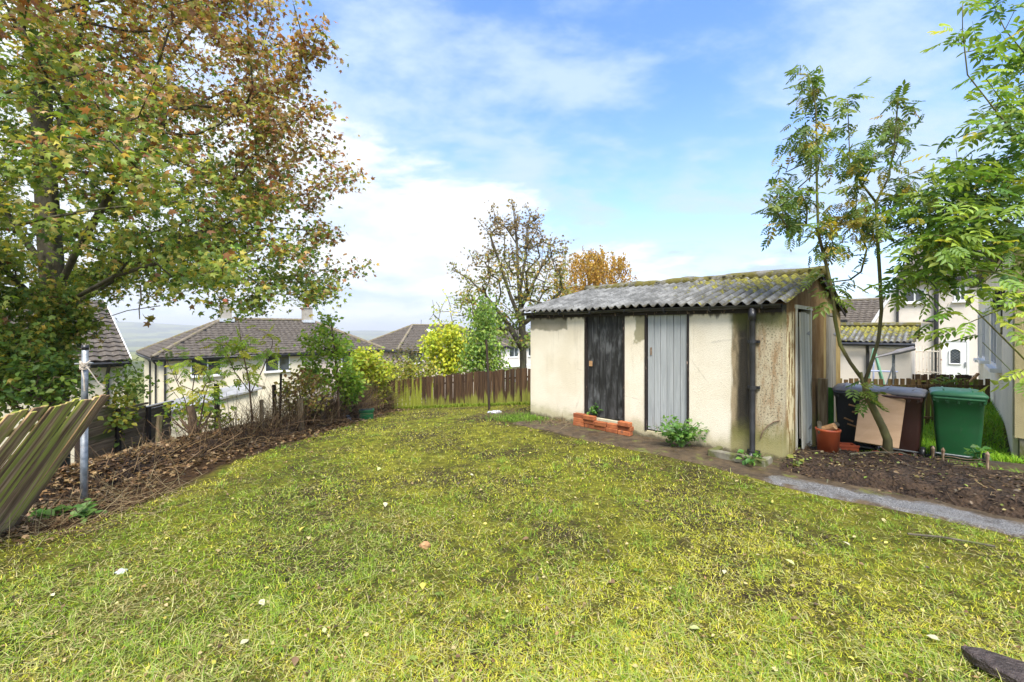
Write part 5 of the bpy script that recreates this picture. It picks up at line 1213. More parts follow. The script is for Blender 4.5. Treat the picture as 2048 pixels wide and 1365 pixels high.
def build_forked():
    b = at(1775, 905, 5.55); z = bedz(b.x, b.y); W = lambda px_, py_, Z=5.55: np.array(at(px_, py_, Z))
    t = thing('ash_tree', 'slender forked ash tree growing from the soil in front of the bins', 'tree', (b.x, b.y, z))
    base = [(b.x, b.y, z - .1), W(1775, 880), W(1765, 855), W(1745, 815), W(1733, 790), W(1729, 765)]
    L1 = [W(1729, 765), W(1700, 725), W(1680, 690), W(1670, 640), W(1665, 590), W(1655, 540), W(1637, 470), W(1634, 390), W(1633, 300), W(1632, 220), W(1622, 150)]
    L2 = [W(1729, 765, 5.57), W(1745, 720), W(1757, 680), W(1763, 620), W(1760, 560), W(1755, 480), W(1752, 405), W(1775, 360), W(1788, 300), W(1797, 190)]
    L3 = [W(1752, 405), W(1725, 370), W(1700, 330), W(1697, 250), W(1695, 200)]
    T = []
    def add(n, x0, x1, y0, y1, dz=.55):
        for _ in range(n):
            u, v = rng.normal(0, .42, 2); T.append(W((x0 + x1) / 2 + np.clip(u, -1, 1) * (x1 - x0) / 2, (y0 + y1) / 2 + np.clip(v, -1, 1) * (y1 - y0) / 2, 5.55 + rng.uniform(-dz, dz)))
    add(30, 1525, 1640, 320, 490); add(12, 1570, 1680, 230, 330); add(24, 1640, 1760, 230, 400); add(26, 1650, 1790, 380, 500); add(6, 1600, 1720, 460, 530); add(14, 1750, 1840, 170, 330, .4); add(14, 1760, 1860, 320, 470, .4); add(5, 1590, 1650, 120, 200, .2)
    T += [W(1565, 280), W(1600, 150), W(1643, 170), W(1700, 200), W(1640, 560), W(1700, 560)]
    sk = grow(base, T, .0045, .36, .16, .10, .12, [L1, L2, L3], .05)
    branch_mesh(t, sk, MT['bark_ash'], .022, base_r=.042)
    P, f, nr, size, col = ash_leaves(t, sk, 4.0, (.11, .20), [(.10, .17, .035), (.16, .24, .045), (.24, .29, .055), (.38, .35, .055), (.54, .38, .05)], [.32, .33, .2, .1, .05], .55, 0, 4, .07)
    warm = np.exp(-((P[:, 0] / P[:, 1] * F + 1024 - 1690) / 45) ** 2 - ((660 - (P[:, 2] - CAMZ) / P[:, 1] * F - 440) / 55) ** 2)
    col = np.where((rng.random(len(P)) < warm * .8)[:, None], pal([(.38, .27, .03), (.3, .24, .04)], len(P)), col)
    # leaf tufts at the bare leader tips and shoots on the trunk
    ex = [W(1622, 155), W(1634, 210), W(1695, 205), W(1797, 200), W(1633, 300), W(1735, 770, 5.48), W(1735, 800, 5.48), W(1728, 775, 5.48), W(1760, 790, 5.48), W(1668, 600, 5.48), W(1675, 580, 5.48)]
    E = np.array([e for e in ex for _ in range(4)]) + rng.normal(0, .04, (44, 3)); fe = rng.normal(0, 1, (44, 3)); fe[:, 2] = -.2 + .3 * fe[:, 2]
    P = np.concatenate([P, E]); f = np.concatenate([f, fe]); nr = np.concatenate([nr, rng.normal(0, .3, (44, 3)) + [0, -.3, 1]]); size = np.concatenate([size, rng.uniform(.15, .26, 44)]); col = np.concatenate([col, pal([(.12, .2, .03), (.2, .26, .04)], 44)])
    ash3(t, P, f, nr, size, col, 300)
    MB().tube([W(1726, 768, 5.52), W(1722, 745, 5.52)], .016, 6).build('cut_stub', MT['bark_ash'], t, world=True)
build_forked()
def build_right_ash():
    bx, by = 6.35, 4.55; z = H(bx, by); t = thing('ash_tree', 'leafy ash reaching in from the right edge over the bins', 'tree', (bx, by, z)); W = lambda px_, py_, Z=4.7: np.array(at(px_, py_, Z))
    base = [(bx, by, z - .1), (bx, by, 1.5), (bx - .05, by, 2.6), (bx - .1, by + .1, 4.0), (bx - .2, by + .1, 5.4)]
    limbs = [[(bx, by, 1.8), W(2060, 480, 4.7), W(2000, 430, 4.8), W(1940, 380, 4.9)], [(bx, by, 3.0), W(2048, 290), W(1990, 220), W(1935, 150), W(1925, 60)], [(bx, by, 1.4), W(2050, 560, 4.5), W(1990, 545, 4.6), W(1870, 530, 4.8)],
             [(bx, by, 4.0), W(2060, 120), W(2010, 60), W(1985, 5)], [(bx, by, 1.3), W(2060, 730, 4.2), W(2000, 670, 4.3), W(1930, 600, 4.4)], [(bx, by, 1.2), W(2070, 790, 4.3), W(2020, 740, 4.4), W(1965, 685, 4.5)]]
    T = []
    def add(n, x0, x1, y0, y1, Z0=4.2, Z1=5.6):
        for _ in range(n):
            T.append(W(rng.uniform(x0, x1), rng.uniform(y0, y1), rng.uniform(Z0, Z1)))
    add(34, 1950, 2130, 60, 260); add(44, 1900, 2130, 250, 420); add(30, 1860, 1990, 330, 520); add(34, 1880, 2130, 390, 530); add(18, 1830, 1960, 440, 540, 4.6, 5.4); add(4, 2010, 2110, 560, 620, 4.0, 4.8); add(2, 1940, 2000, 560, 600, 4.2, 4.7)
    add(22, 1795, 1900, 390, 575, 4.8, 5.4); T += [W(1915, 660, 4.4), W(1918, 655, 4.45), W(2010, 640, 4.3), W(2040, 745, 4.2), W(1790, 540, 5.2), W(1800, 580, 5.2), W(1925, 10), W(1920, 60), W(1985, 5), W(2030, 20), W(1860, 600, 4.9), W(1770, 570, 5.2)]
    for _ in range(14): T.append(np.array([bx + rng.uniform(-.3, 1.6), by + rng.uniform(-1.4, 2.0), rng.uniform(2.4, 6.4)]))
    sk = grow(base, T, .0035, .42, .18, .12, .12, limbs, .10); branch_mesh(t, sk, MT['bark_ash'], .03, base_r=.08)
    P, f, nr, size, col = ash_leaves(t, sk, 4.0, (.14, .24), [(.09, .18, .035), (.16, .28, .045), (.24, .36, .055), (.36, .46, .075), (.6, .54, .07)], [.2, .28, .28, .18, .06], .3, 0, 1 + len(limbs), .08)
    # the lower, outer sprays are fresher and yellower
    k = ss(2.6, 1.7, P[:, 2]) * .75; col = np.where((rng.random(len(P)) < k)[:, None], pal([(.32, .46, .06), (.44, .53, .08), (.58, .58, .09), (.22, .34, .05)], len(P), [.3, .3, .18, .22]), col)
    ok = P[:, 1] > 3.2
    ash3(t, P[ok], f[ok], nr[ok], size[ok], col[ok], 300, True)
build_right_ash()

# --- trees behind the fence
def plain_tree(name, label, base, T, leafn, tpl, size, palette, w, spread, rtip, bark, base_r, seg=.3, droop=.3, leafset=None, trunk=None, limbs=(), power=.45, single=0, pathw=.2, cat='tree'):
    t = thing(name, label, cat, tuple(base)); b = np.array(base)
    tr = trunk or [b - [0, 0, .1], b + [0, 0, .5]]
    sk = grow(tr, T, rtip, power, seg, .10, pathw, limbs, base_r * 1.1); branch_mesh(t, sk, bark, base_r * .5, base_r=base_r)
    pos, par, paths, rad, tips, nb = sk; P = []
    for ids in paths[1 + len(limbs):]:
        q = np.array([pos[i] for i in ids]); u = rng.random(leafn) ** .7 * (len(q) - 1); i = np.minimum(u.astype(int), len(q) - 2); P.append(q[i] + (q[i + 1] - q[i]) * (u - i)[:, None] + rng.normal(0, spread, (leafn, 3)))
    P = np.concatenate(P); N = len(P); f = rng.normal(0, 1, (N, 3)); f[:, 2] = f[:, 2] * .6 - droop; nr = rng.normal(0, .5, (N, 3)) + np.array([0, -.4, .8])
    col = leafset(P) if leafset else pal(palette, N, w)
    leaves(t, tpl, P, f, nr, rng.uniform(size[0], size[1], N), col, single); return t
def ellip(n, c, r, clump=0., seed=3, shell=0.):
    c = np.array(c, float); r = np.array(r, float)
    return vol_points(n, lambda P: (lambda q: (q < 1) & (q > shell))((((P - c) / r) ** 2).sum(1)), c - r, c + r, clump, seed)
def syc():
    b = at(1047, 745, 19.0); zb = H(b.x, b.y); W = lambda x, y, Z=19.0: np.array(at(x, y, Z))
    T = []
    for _ in range(300):
        while True:
            x, y = rng.uniform(895, 1145), rng.uniform(405, 690); cxx = 1035; t_ = (y - 400) / 290
            hw = np.interp(t_, [0, .12, .35, .62, .8, 1.], [22, 74, 118, 152, 120, 50]); 
            if abs(x - cxx + (8 if t_ > .5 else 0)) < hw * rng.uniform(.55, 1.05): break
        T.append(W(x, y, 19 + rng.uniform(-2.2, 2.2)))
    T += [W(905, 540), W(955, 440), W(985, 415), W(1022, 400), W(1130, 480)]
    trunk = [(b.x, b.y, zb - .2), W(1046, 700), W(1044, 650), W(1042, 615)]
    limbs = [[W(1042, 615), W(1036, 560), W(1034, 490), W(1028, 430)], [W(1045, 690), W(1010, 640), W(970, 590), W(940, 560)], [W(1044, 650), W(1020, 590), W(1000, 530), W(980, 470)], [W(1042, 620), W(1070, 560), W(1095, 510)], [W(1044, 660), W(1085, 620), W(1125, 580)], [W(1040, 590), W(1050, 520), W(1055, 450)]]
    def cs(P):
        z = ss(3.2, 6.0, P[:, 2]); N = len(P); a = pal([(.24, .26, .05), (.34, .30, .07), (.48, .30, .06), (.17, .18, .04)], N, [.3, .25, .2, .25]); c = pal([(.24, .16, .07), (.17, .11, .055), (.32, .23, .09)], N)
        g = pal([(.18, .28, .045), (.26, .34, .06)], N); lowg = rng.random(N) < ss(3.4, 2.2, P[:, 2]) * .6
        return np.where((rng.random(N) < z)[:, None], c, np.where(lowg[:, None], g, a))
    plain_tree('sycamore_tree', 'half-bare sycamore with brown leaves behind the left end of the outbuilding', (b.x, b.y, zb), T, 22, 'maple', (.10, .18), None, None, .15, .016, MT['bark'], .14, .5, .4, cs, trunk, limbs)
    for k, (px_, py_) in enumerate(()): pass
syc()
def birch():
    b = at(1185, 720, 27); zb = H(b.x, b.y); W = lambda x, y, Z=27.: np.array(at(x, y, Z))
    t = thing('birch_tree', 'weeping golden birch seen above the outbuilding roof', 'tree', (b.x, b.y, zb))
    T = [W(rng.uniform(1125, 1245), rng.uniform(505, 640), 27 + rng.uniform(-1.8, 1.8)) for _ in range(70)] + [W(1130, 520), W(1240, 525), W(1252, 560)]
    sk = grow([(b.x, b.y, zb - .2), W(1186, 660), W(1190, 600), W(1192, 530)], T, .012, .42, .5, .1, .2, (), .14); branch_mesh(t, sk, MT['bark_grey'], .06, base_r=.11)
    P = []
    for tp in sk[4]:
        p = np.array(sk[0][tp]); 
        for s in range(9):
            q = p + rng.normal(0, .42, 3) * [1, 1, .5]; L_ = rng.uniform(.5, 1.5); n = 26; u = rng.random(n); P.append(q + np.stack([rng.normal(0, .06, n) + .1 * u, rng.normal(0, .06, n), -L_ * u], 1))
    P = np.concatenate(P); N = len(P)
    # keep clear of the shed roof
    leaves(t, 'ovate', P, rng.normal(0, .4, (N, 3)) + [0, 0, -1], rng.normal(0, .6, (N, 3)) + [0, -1, .3], rng.uniform(.07, .13, N), pal([(.50, .27, .035), (.38, .19, .03), (.58, .36, .05), (.30, .2, .04)], N, [.35, .25, .25, .15]))
birch()
LG = [(.28, .44, .05), (.38, .53, .06), (.17, .29, .04), (.52, .60, .09)]; YG = [(.60, .62, .05), (.46, .54, .05), (.70, .64, .07), (.30, .37, .05)]
def W_(x, y, Z): return np.array(at(x, y, Z))
def px_targets(n, x0, x1, y0, y1, Z, dz, shape='e'):
    o = []
    while len(o) < n:
        u, v = rng.uniform(-1, 1, 2)
        if shape == 'e' and u * u + v * v > 1: continue
        if shape == 'cone' and abs(u) > (v + 1.25) / 2.25: continue
        o.append(W_((x0 + x1) / 2 + u * (x1 - x0) / 2, (y0 + y1) / 2 + v * (y1 - y0) / 2, Z + rng.uniform(-dz, dz)))
    return o
def gb_(px_, Z): p = at(px_, 700, Z); return (p.x, p.y, H(p.x, p.y))
plain_tree('willow_tree', 'drooping bright green young tree behind the back fence', gb_(962, 15.2), px_targets(95, 925, 1012, 602, 745, 15.2, .9, 'cone'), 42, 'ovate', (.07, .13), [(.17, .28, .05), (.26, .38, .06), (.11, .19, .035), (.38, .46, .08)], [.35, .3, .2, .15], .2, .006, MT['bark'], .045, .25, 1.2, None, [np.array(gb_(962, 15.2)), W_(962, 740, 15.2), W_(961, 650, 15.2), W_(945, 610, 15.2)])
plain_tree('yellow_tree', 'yellow-leaved young tree left of the bright green one', gb_(895, 17), px_targets(75, 850, 935, 645, 752, 17, .8), 42, 'ovate', (.10, .17), YG, [.35, .3, .15, .2], .16, .006, MT['bark'], .05, .25, .8, None, [np.array(gb_(895, 17)), W_(900, 720, 17), W_(905, 660, 17)])
bs = [W_(865, 600, 17.6), W_(868, 620, 17.6), W_(884, 580, 17.6), W_(895, 595, 17.6), W_(908, 585, 17.6), W_(915, 590, 17.6), W_(900, 610, 17.6), W_(858, 640, 17.6), W_(878, 620, 17.6), W_(910, 620, 17.6), W_(925, 610, 17.6)] + px_targets(14, 862, 925, 585, 655, 17.6, .5)
plain_tree('bare_sapling', 'nearly leafless sapling with upright twigs above the yellow tree', gb_(912, 17.6), bs, 3, 'ovate', (.08, .13), YG, None, .05, .010, MT['bark_grey'], .05, .3, .5, None, [np.array(gb_(912, 17.6)), W_(912, 700, 17.6), W_(905, 655, 17.6)], power=.3)
# shrubs along the boundary: yellow-green hedge and bushes
plain_tree('yellow_shrub', 'dense yellow-green shrub at the left end of the back fence', gb_(738, 13.0), px_targets(110, 690, 790, 702, 806, 13.0, .7), 40, 'ovate', (.07, .13), YG + [(.4, .27, .04)], [.3, .3, .12, .2, .08], .12, .005, MT['twig'], .03, .2, .3, cat='shrub')
plain_tree('green_shrub', 'low olive shrub sprawling over the back fence', gb_(800, 15.2), px_targets(90, 760, 872, 722, 792, 15.2, .6), 34, 'ovate', (.07, .12), [(.26, .30, .04), (.38, .39, .05), (.15, .17, .035), (.42, .34, .06)], None, .14, .005, MT['twig'], .03, .2, .3, cat='shrub')
plain_tree('dark_shrub', 'thin dark twiggy bush before the pinkish house', gb_(815, 19), px_targets(70, 770, 860, 695, 760, 19, .7), 12, 'ovate', (.08, .13), [(.08, .08, .025), (.15, .12, .04), (.12, .14, .03)], None, .14, .008, MT['twig'], .04, .25, .3, cat='shrub')
plain_tree('leafy_sapling', 'bushy light green sapling in the dead hedge', gb_(656, 9.6), px_targets(52, 590, 705, 650, 775, 9.6, .5) + [W_(652, 640, 9.6), W_(640, 645, 9.6), W_(670, 640, 9.6)], 30, 'ovate', (.065, .115), LG + [(.34, .38, .05)], [.3, .25, .15, .15, .15], .10, .004, MT['twig'], .022, .18, .3, None, [np.array(gb_(678, 9.6)), W_(676, 760, 9.6), W_(668, 690, 9.6), W_(662, 640, 9.6)])
plain_tree('leafy_shrub', 'low fresh green bush at the foot of the bushy sapling', gb_(690, 10.0), px_targets(34, 668, 722, 745, 808, 10, .35), 28, 'ovate', (.06, .1), LG, None, .08, .004, MT['twig'], .015, .15, .3, cat='shrub')
def sap():
    g = gb_(502, 7.6); Z = 7.6
    t = thing('elder_sapling', 'tall thin sapling with yellow-green compound leaves before the cream house', 'tree', g)
    L = [[W_(503, 815, Z), W_(498, 760, Z), W_(484, 700, Z), W_(477, 640, Z)], [W_(500, 780, Z), W_(470, 745, Z), W_(452, 705, Z)], [W_(500, 790, Z), W_(525, 740, Z), W_(545, 690, Z)]]
    T = px_targets(34, 425, 545, 650, 760, Z, .35) + [W_(470, 625, Z), W_(485, 630, Z), W_(545, 680, Z)]
    sk = grow([np.array(g), W_(504, 830, Z), W_(500, 790, Z)], T, .0035, .4, .15, .1, .12, L, .03); branch_mesh(t, sk, MT['twig'], .012, base_r=.016)
    P, f, nr, size, col = ash_leaves(t, sk, 2.3, (.14, .23), [(.38, .52, .06), (.52, .60, .08), (.24, .36, .05), (.62, .60, .08)], None, .35, 0, 4, .05)
    leaves(t, 'ash', P, f, nr, size, col)
sap()
def stump():
    Z = 6.6; g = gb_(388, Z)
    t = thing('tree_stump', 'old coppiced stump with thin leafy regrowth on the brushwood bank', 'stump', g)
    L = [[np.array(g), W_(370, 800, Z), W_(345, 745, Z), W_(325, 705, Z)], [np.array(g), W_(385, 780, Z), W_(392, 735, Z)], [np.array(g), W_(410, 790, Z), W_(425, 750, Z)], [np.array(g), W_(360, 800, Z), W_(335, 770, Z)]]
    T = px_targets(30, 320, 455, 715, 800, Z, .4) + [W_(330, 700, Z), W_(440, 740, Z)]
    sk = grow([np.array(g) - [0, 0, .2], W_(385, 830, Z), W_(380, 812, Z)], T, .003, .4, .15, .1, .12, L, .03); branch_mesh(t, sk, MT['twig'], .02, base_r=.06)
    P, f, nr, size, col = ash_leaves(t, sk, 2.6, (.10, .18), [(.38, .50, .06), (.54, .60, .08), (.2, .32, .05), (.64, .60, .08)], None, .35, 0, 5, .06)
    leaves(t, 'ash', P, f, nr, size, col)
    m = MB()
    for k in range(26):
        a = rng.uniform(0, 6.28); r_ = rng.uniform(.05, .3); p = np.array(g) + [0, 0, .25]
        m.tube([p, p + [math.cos(a) * r_ * .5, math.sin(a) * r_ * .5, .15], p + [math.cos(a) * r_, math.sin(a) * r_, .2 + rng.uniform(-.2, .2)]], [.012, .009, .005], 4)
    m.build('dead_twigs', MT['twig'], t, world=True)
stump()
plain_tree('elder_bush', 'dark green bush between the two houses on the left', gb_(265, 9.2), px_targets(20, 222, 300, 728, 800, 9.2, .5) + [W_(250, 715, 9.2)], 16, 'ovate', (.06, .11), [(.2, .32, .05), (.3, .42, .06), (.13, .2, .03)], None, .1, .004, MT['twig'], .018, .15, .3, cat='shrub')
plain_tree('small_shrub', 'thin leafy shrub before the lap fence beside the metal post', gb_(238, 6.9), px_targets(26, 205, 265, 775, 850, 6.9, .4), 18, 'ovate', (.05, .1), [(.15, .22, .03), (.28, .3, .04), (.4, .36, .05)], None, .08, .003, MT['twig'], .012, .15, .4, cat='shrub')
plain_tree('bramble_bush', 'bramble with browning leaves in the dead hedge beside the thin stake', gb_(602, 8.9), px_targets(46, 560, 650, 745, 830, 8.9, .4), 20, 'ovate', (.05, .1), [(.30, .26, .05), (.42, .31, .07), (.22, .26, .04), (.32, .17, .06)], None, .1, .0035, MT['twig'], .015, .15, .3, cat='shrub')
plain_tree('green_bramble', 'light green bramble on the bank below the stump', gb_(430, 7.4), px_targets(26, 330, 480, 800, 855, 7.3, .4), 14, 'ovate', (.05, .095), YG + LG, None, .09, .003, MT['twig'], .012, .15, .3, cat='shrub')
plain_tree('hedge_bush', 'dark green hedge bush under the maple behind the leaning fence', gb_(70, 6.4), px_targets(50, -40, 190, 700, 815, 6.4, .5), 30, 'ovate', (.05, .10), [(.09, .17, .03), (.15, .24, .04), (.22, .3, .05)], None, .12, .004, MT['twig'], .02, .2, .3, cat='shrub')

# --- dead hedge, leaf litter, grass
def hedge():
    n = 6400; y = 4.6 + 9.0 * rng.random(n) ** .9; xb = np.interp(y, [4.5, 6.9, 10.1, 13.7], [-4.75, -4.35, -4.15, -3.95]) + rng.normal(0, .18, n); z = hgt(xb, y)
    hh = np.interp(y, [4.5, 5.5, 7, 9, 13.7], [.18, .28, .5, .75, .75]) * rng.uniform(.2, 1.15, n)
    K = 5; t_ = np.linspace(0, 1, K)[None, :, None]; d = rand_dir(n, .6, .8); d[:, 2] += 1.1 * (y > 6.6) * (rng.random(n) < .65); d /= np.linalg.norm(d, axis=1, keepdims=True); d[:, 2] = np.abs(d[:, 2]); bend = rng.normal(0, .22, (n, 3))
    b0 = np.stack([xb, y, z + rng.random(n) * hh * .55 - .05], 1)
    P = b0[:, None, :] + d[:, None, :] * t_ * hh[:, None, None] + bend[:, None, :] * (t_ ** 2) * .7; P[:, :, 2] = np.maximum(P[:, :, 2], hgt(P[:, :, 0], P[:, :, 1]) + .01)
    r = rng.uniform(.0018, .0055, n)[:, None] * np.linspace(1, .5, K)[None]
    c = pal([(.13, .075, .036), (.27, .165, .08), (.07, .04, .022), (.40, .26, .13), (.05, .03, .018)], n, [.28, .25, .22, .14, .11])
    tag(np_tubes('brushwood_hedge', P, r, MT['litter'], 3, None, 'stuff', c), 'dead brown brushwood hedge along the left boundary', 'hedge')
hedge()
def bank():
    # low earth bank under the brushwood
    ys = np.linspace(4.2, 13.9, 90); us = np.linspace(-1, 1, 13); Y, U = np.meshgrid(ys, us, indexing='ij')
    xb = np.interp(Y, [4.5, 6.9, 10.1, 13.7], [-4.85, -4.5, -4.3, -4.05]); X = xb + U * .42
    Zz = hgt(X, Y) - .05 + (.05 + .30 * (1 - U ** 2) ** .8) * (.75 + .6 * (fbm(X * 2.2, Y * 2.2, 81, 4) - .4)) * ss(4.2, 4.9, Y) * ss(13.9, 13.3, Y)
    id_ = np.arange(Y.size).reshape(Y.shape); q = np.stack([id_[:-1, :-1], id_[1:, :-1], id_[1:, 1:], id_[:-1, 1:]], -1).reshape(-1)
    tag(link('earth_bank', np_mesh('earth_bank', np.stack([X, Y, Zz], -1).reshape(-1, 3), q, np.full(len(q) // 4, 4), MT['bed'], None, True)), kind='structure')
bank()
def xlawn(y): return np.interp(y, [2, 3.6, 4.3, 4.9, 6.7, 9.5, 13], [-6, -3.85, -3.55, -3.42, -3.48, -3.45, -3.0])
def litter():
    n = 9000; y = 3.4 + 10 * rng.random(n) ** 1.25; x = np.interp(y, [4.5, 6.9, 10.1, 13.7], [-4.75, -4.35, -4.15, -3.95]) + np.abs(rng.normal(0, .46, n)) - .25
    z = hgt(x, y) + .012 + .03 * rng.random(n); xb = np.interp(y, [4.5, 6.9, 10.1, 13.7], [-4.85, -4.5, -4.3, -4.05]); z += .26 * np.clip(1 - ((x - xb) / .42) ** 2, 0, 1)
    c = pal([(.14, .075, .03), (.24, .14, .06), (.08, .045, .02), (.34, .22, .11), (.05, .03, .015), (.24, .17, .1)], n, [.3, .2, .25, .1, .1, .05])
    tag(link('leaf_litter', scatter_mesh('leaf_litter', *TPL['maple'], np.stack([x, y, z], 1), rot_from(rng.normal(0, 1, (n, 3)) * [1, 1, .25], rng.normal(0, .45, (n, 3)) + [0, 0, 1]), rng.uniform(.03, .085, n), c, MT['litter'])), 'brown fallen leaves carpeting the ground below the brushwood hedge', 'leaf litter', kind='stuff')
    # bits of twig, leaf and stalk on the bare soil
    n = 1500; lx = rng.uniform(.02, 4.2, n); ly = rng.uniform(-.72, 1.2, n); x = C0[0] + S2 * (lx + ly); y = C0[1] + S2 * (ly - lx); z = np.array([bedz(a, b) for a, b in zip(x, y)])
    K = 4; d = rng.normal(0, 1, (n, 3)) * [1, 1, .22]; d /= np.linalg.norm(d, axis=1, keepdims=True); L_ = rng.uniform(.02, .11, n); L_[:26] = rng.uniform(.3, .6, 26); t_ = np.linspace(-.5, .5, K)[None, :, None]
    P = np.stack([x, y, z + .012], 1)[:, None, :] + d[:, None, :] * t_ * L_[:, None, None] + rng.normal(0, .15, (n, 1, 3)) * L_[:, None, None] * t_ ** 2 * 2
    tag(np_tubes('soil_debris', P, rng.uniform(.0015, .0045, n)[:, None] * np.ones((1, K)), MT['litter'], 3, None, 'stuff', pal([(.10, .06, .035), (.2, .13, .07), (.045, .028, .018), (.32, .24, .12)], n, [.35, .2, .35, .1])), 'twigs and stalks strewn over the bare soil bed', 'debris')
    n = 1500; lx = rng.uniform(.02, 4.2, n); ly = rng.uniform(-.75, 1.2, n); x = C0[0] + S2 * (lx + ly); y = C0[1] + S2 * (ly - lx); z = np.array([bedz(a, b) for a, b in zip(x, y)])
    tag(link('soil_leaves', scatter_mesh('soil_leaves', *TPL['ovate'], np.stack([x, y, z + .012], 1), rot_from(rng.normal(0, 1, (n, 3)) * [1, 1, .3], rng.normal(0, .5, (n, 3)) + [0, 0, 1]), rng.uniform(.015, .05, n), pal([(.16, .10, .05), (.07, .045, .025), (.3, .26, .1), (.2, .25, .05), (.05, .03, .02)], n, [.3, .3, .12, .08, .2]), MT['litter'])), 'small dead leaves strewn over the bare soil bed', 'leaf litter', kind='stuff')
litter()
b0 = at(1700, 905, 5.6)
for k, (pp, lab) in enumerate(((((1700, 912, 5.45), (1745, 905, 5.5), (1800, 908, 5.45), (1860, 915, 5.35), (1895, 925, 5.2)), 'long dark stick lying across the soil below the forked tree'), (((1650, 985, 4.5), (1655, 955, 4.8)), 'short stick on the soil by the path'), (((1815, 1080, 3.5), (1880, 1090, 3.45), (1955, 1105, 3.35), (1990, 1112, 3.3)), 'thin stick lying on the grass at the right'))):
    pts = [at(*q) for q in pp]; pts = [Vector((q.x, q.y, (bedz(q.x, q.y) if k < 2 else H(q.x, q.y)) + .03)) for q in pts]; o = thing('stick', lab, 'stick', tuple(pts[0])); MB().tube(pts, [.013 - .004 * (k > 0)] * len(pts), 6).build('wood', MT['bark'], o, world=True)

def is_lawn(x, y):
    lx = S2 * ((x - C0[0]) - (y - C0[1])); ly = S2 * ((x - C0[0]) + (y - C0[1])); nz = fbm(x * 1.6, y * 1.6, 91, 4) - .5
    pe = -.87 - .22 * ss(-.6, .6, lx) + .06 * np.maximum(lx, 0) + nz * .25
    left = x > xlawn(y) + nz * .7
    behind = (ly > pe) & (lx > -4.30 + nz * .1)
    back = y < np.interp(x, [-4.35, -3.5, -2.6, .4, 1.5], [13.7, 13.7, 13.2, 11.1, 10.4]) - .05
    return left & ~behind & back
def blades(name, label, n, sampler, L0, L1, wd, flat, palf, lift=0.0):
    x, y = sampler(n); n = len(x); z = hgt(x, y) - .004 + lift
    dist = y
    L_ = rng.uniform(L0, L1, n) * (.8 + .5 * fbm(x * 2, y * 2, 97, 3)); a = rng.uniform(0, 2 * np.pi, n); el = np.clip(rng.normal(flat, .38, n), .04, 1.5)
    d = np.stack([np.cos(a) * np.cos(el), np.sin(a) * np.cos(el), np.sin(el)], 1); s = np.stack([-np.sin(a), np.cos(a), 0 * a], 1); w = wd * rng.uniform(.7, 1.3, n) * np.clip(y / 4.5, .85, 2.0)
    b = np.stack([x, y, z], 1); mid = b + d * (L_ * .55)[:, None]; tip = b + d * L_[:, None] + np.stack([np.cos(a), np.sin(a), 0 * a], 1) * (L_ * .18)[:, None]; tip[:, 2] -= L_ * .22 * rng.random(n); tip[:, 2] = np.maximum(tip[:, 2], z + .003)
    V = np.stack([b - s * w[:, None], b + s * w[:, None], mid + s * (w * .8)[:, None], mid - s * (w * .8)[:, None], tip], 1).reshape(-1, 3)
    id_ = (np.arange(n) * 5)[:, None]; fi = (id_ + np.array([0, 1, 2, 3, 3, 2, 4])[None]).ravel(); c = np.repeat(palf(x, y, n), 5, axis=0)
    o = link(name, np_mesh(name, V, fi, np.tile([4, 3], n), MT['grass'], c)); tag(o, label, 'grass', kind='stuff'); return o
def lawn_sampler(n):
    # even in the picture: density falls with distance
    X = []; Y = []; tot_ = 0
    while tot_ < n:
        m_ = 200000; iv = rng.uniform(1 / 13.8, 1 / 1.75, m_); yy = 1 / iv; xx = rng.uniform(-1.35, 1.35, m_) * yy * 1.0
        k = rng.random(m_) < np.clip(.35 + .65 * (yy / 4.0), 0, 1); xx, yy = xx[k], yy[k]
        bare = fbm(xx * 1.1, yy * 1.1, 101, 4) + .8 * (fbm(xx * 11, yy * 11, 103, 3) - .5); ok = is_lawn(xx, yy) & ((bare + rng.normal(0, .07, len(xx)) > .39) | (rng.random(len(xx)) < .30))
        X.append(xx[ok]); Y.append(yy[ok]); tot_ += ok.sum()
    return np.concatenate(X)[:n], np.concatenate(Y)[:n]
def thatch_sampler(n):
    m_ = int(n * 2.2); yy = 1 / rng.uniform(1 / 5.5, 1 / 1.75, m_); xx = rng.uniform(-1.3, 1.3, m_) * yy; ok = is_lawn(xx, yy); return xx[ok][:n], yy[ok][:n]
def lawn_pal(x, y, n):
    a = fbm(x * .75, y * .75, 111, 4); b = fbm(x * 2.6, y * 2.6, 113, 3)
    g = pal([(.25, .38, .025), (.34, .46, .035), (.15, .24, .02)], n); yl = pal([(.56, .54, .045), (.44, .46, .035), (.64, .56, .10)], n); br = pal([(.36, .27, .10), (.54, .44, .22), (.2, .15, .055)], n); dk = pal([(.07, .10, .02), (.12, .15, .027)], n)
    far = ss(4.2, 7.5, y) * .28
    nr_ = ss(3.8, 2.2, y) * .10; r = rng.random(n); wy = np.clip(.42 + (a - .5) * 2.4 + far, .06, .85); wb = np.clip(.15 + nr_ + (.5 - b) * 1.0 - far * .5, .02, .5); wd = np.clip(.12 + nr_ + (.48 - a) * 1.2 - far, .02, .5)
    return np.where((r < wy)[:, None], yl, np.where((r < wy + wb)[:, None], br, np.where((r < wy + wb + wd)[:, None], dk, g)))
blades('lawn_grass', 'short yellowish mown grass and moss of the lawn', 360000, lawn_sampler, .016, .046, 0.0024, .20, lawn_pal)
blades('lawn_thatch', 'brown and olive thatch between the grass blades of the lawn', 60000, thatch_sampler, .012, .035, .0030, .10, lambda x, y, n: pal([(.22, .17, .06), (.13, .10, .035), (.32, .26, .11), (.2, .21, .03), (.08, .075, .02)], n))
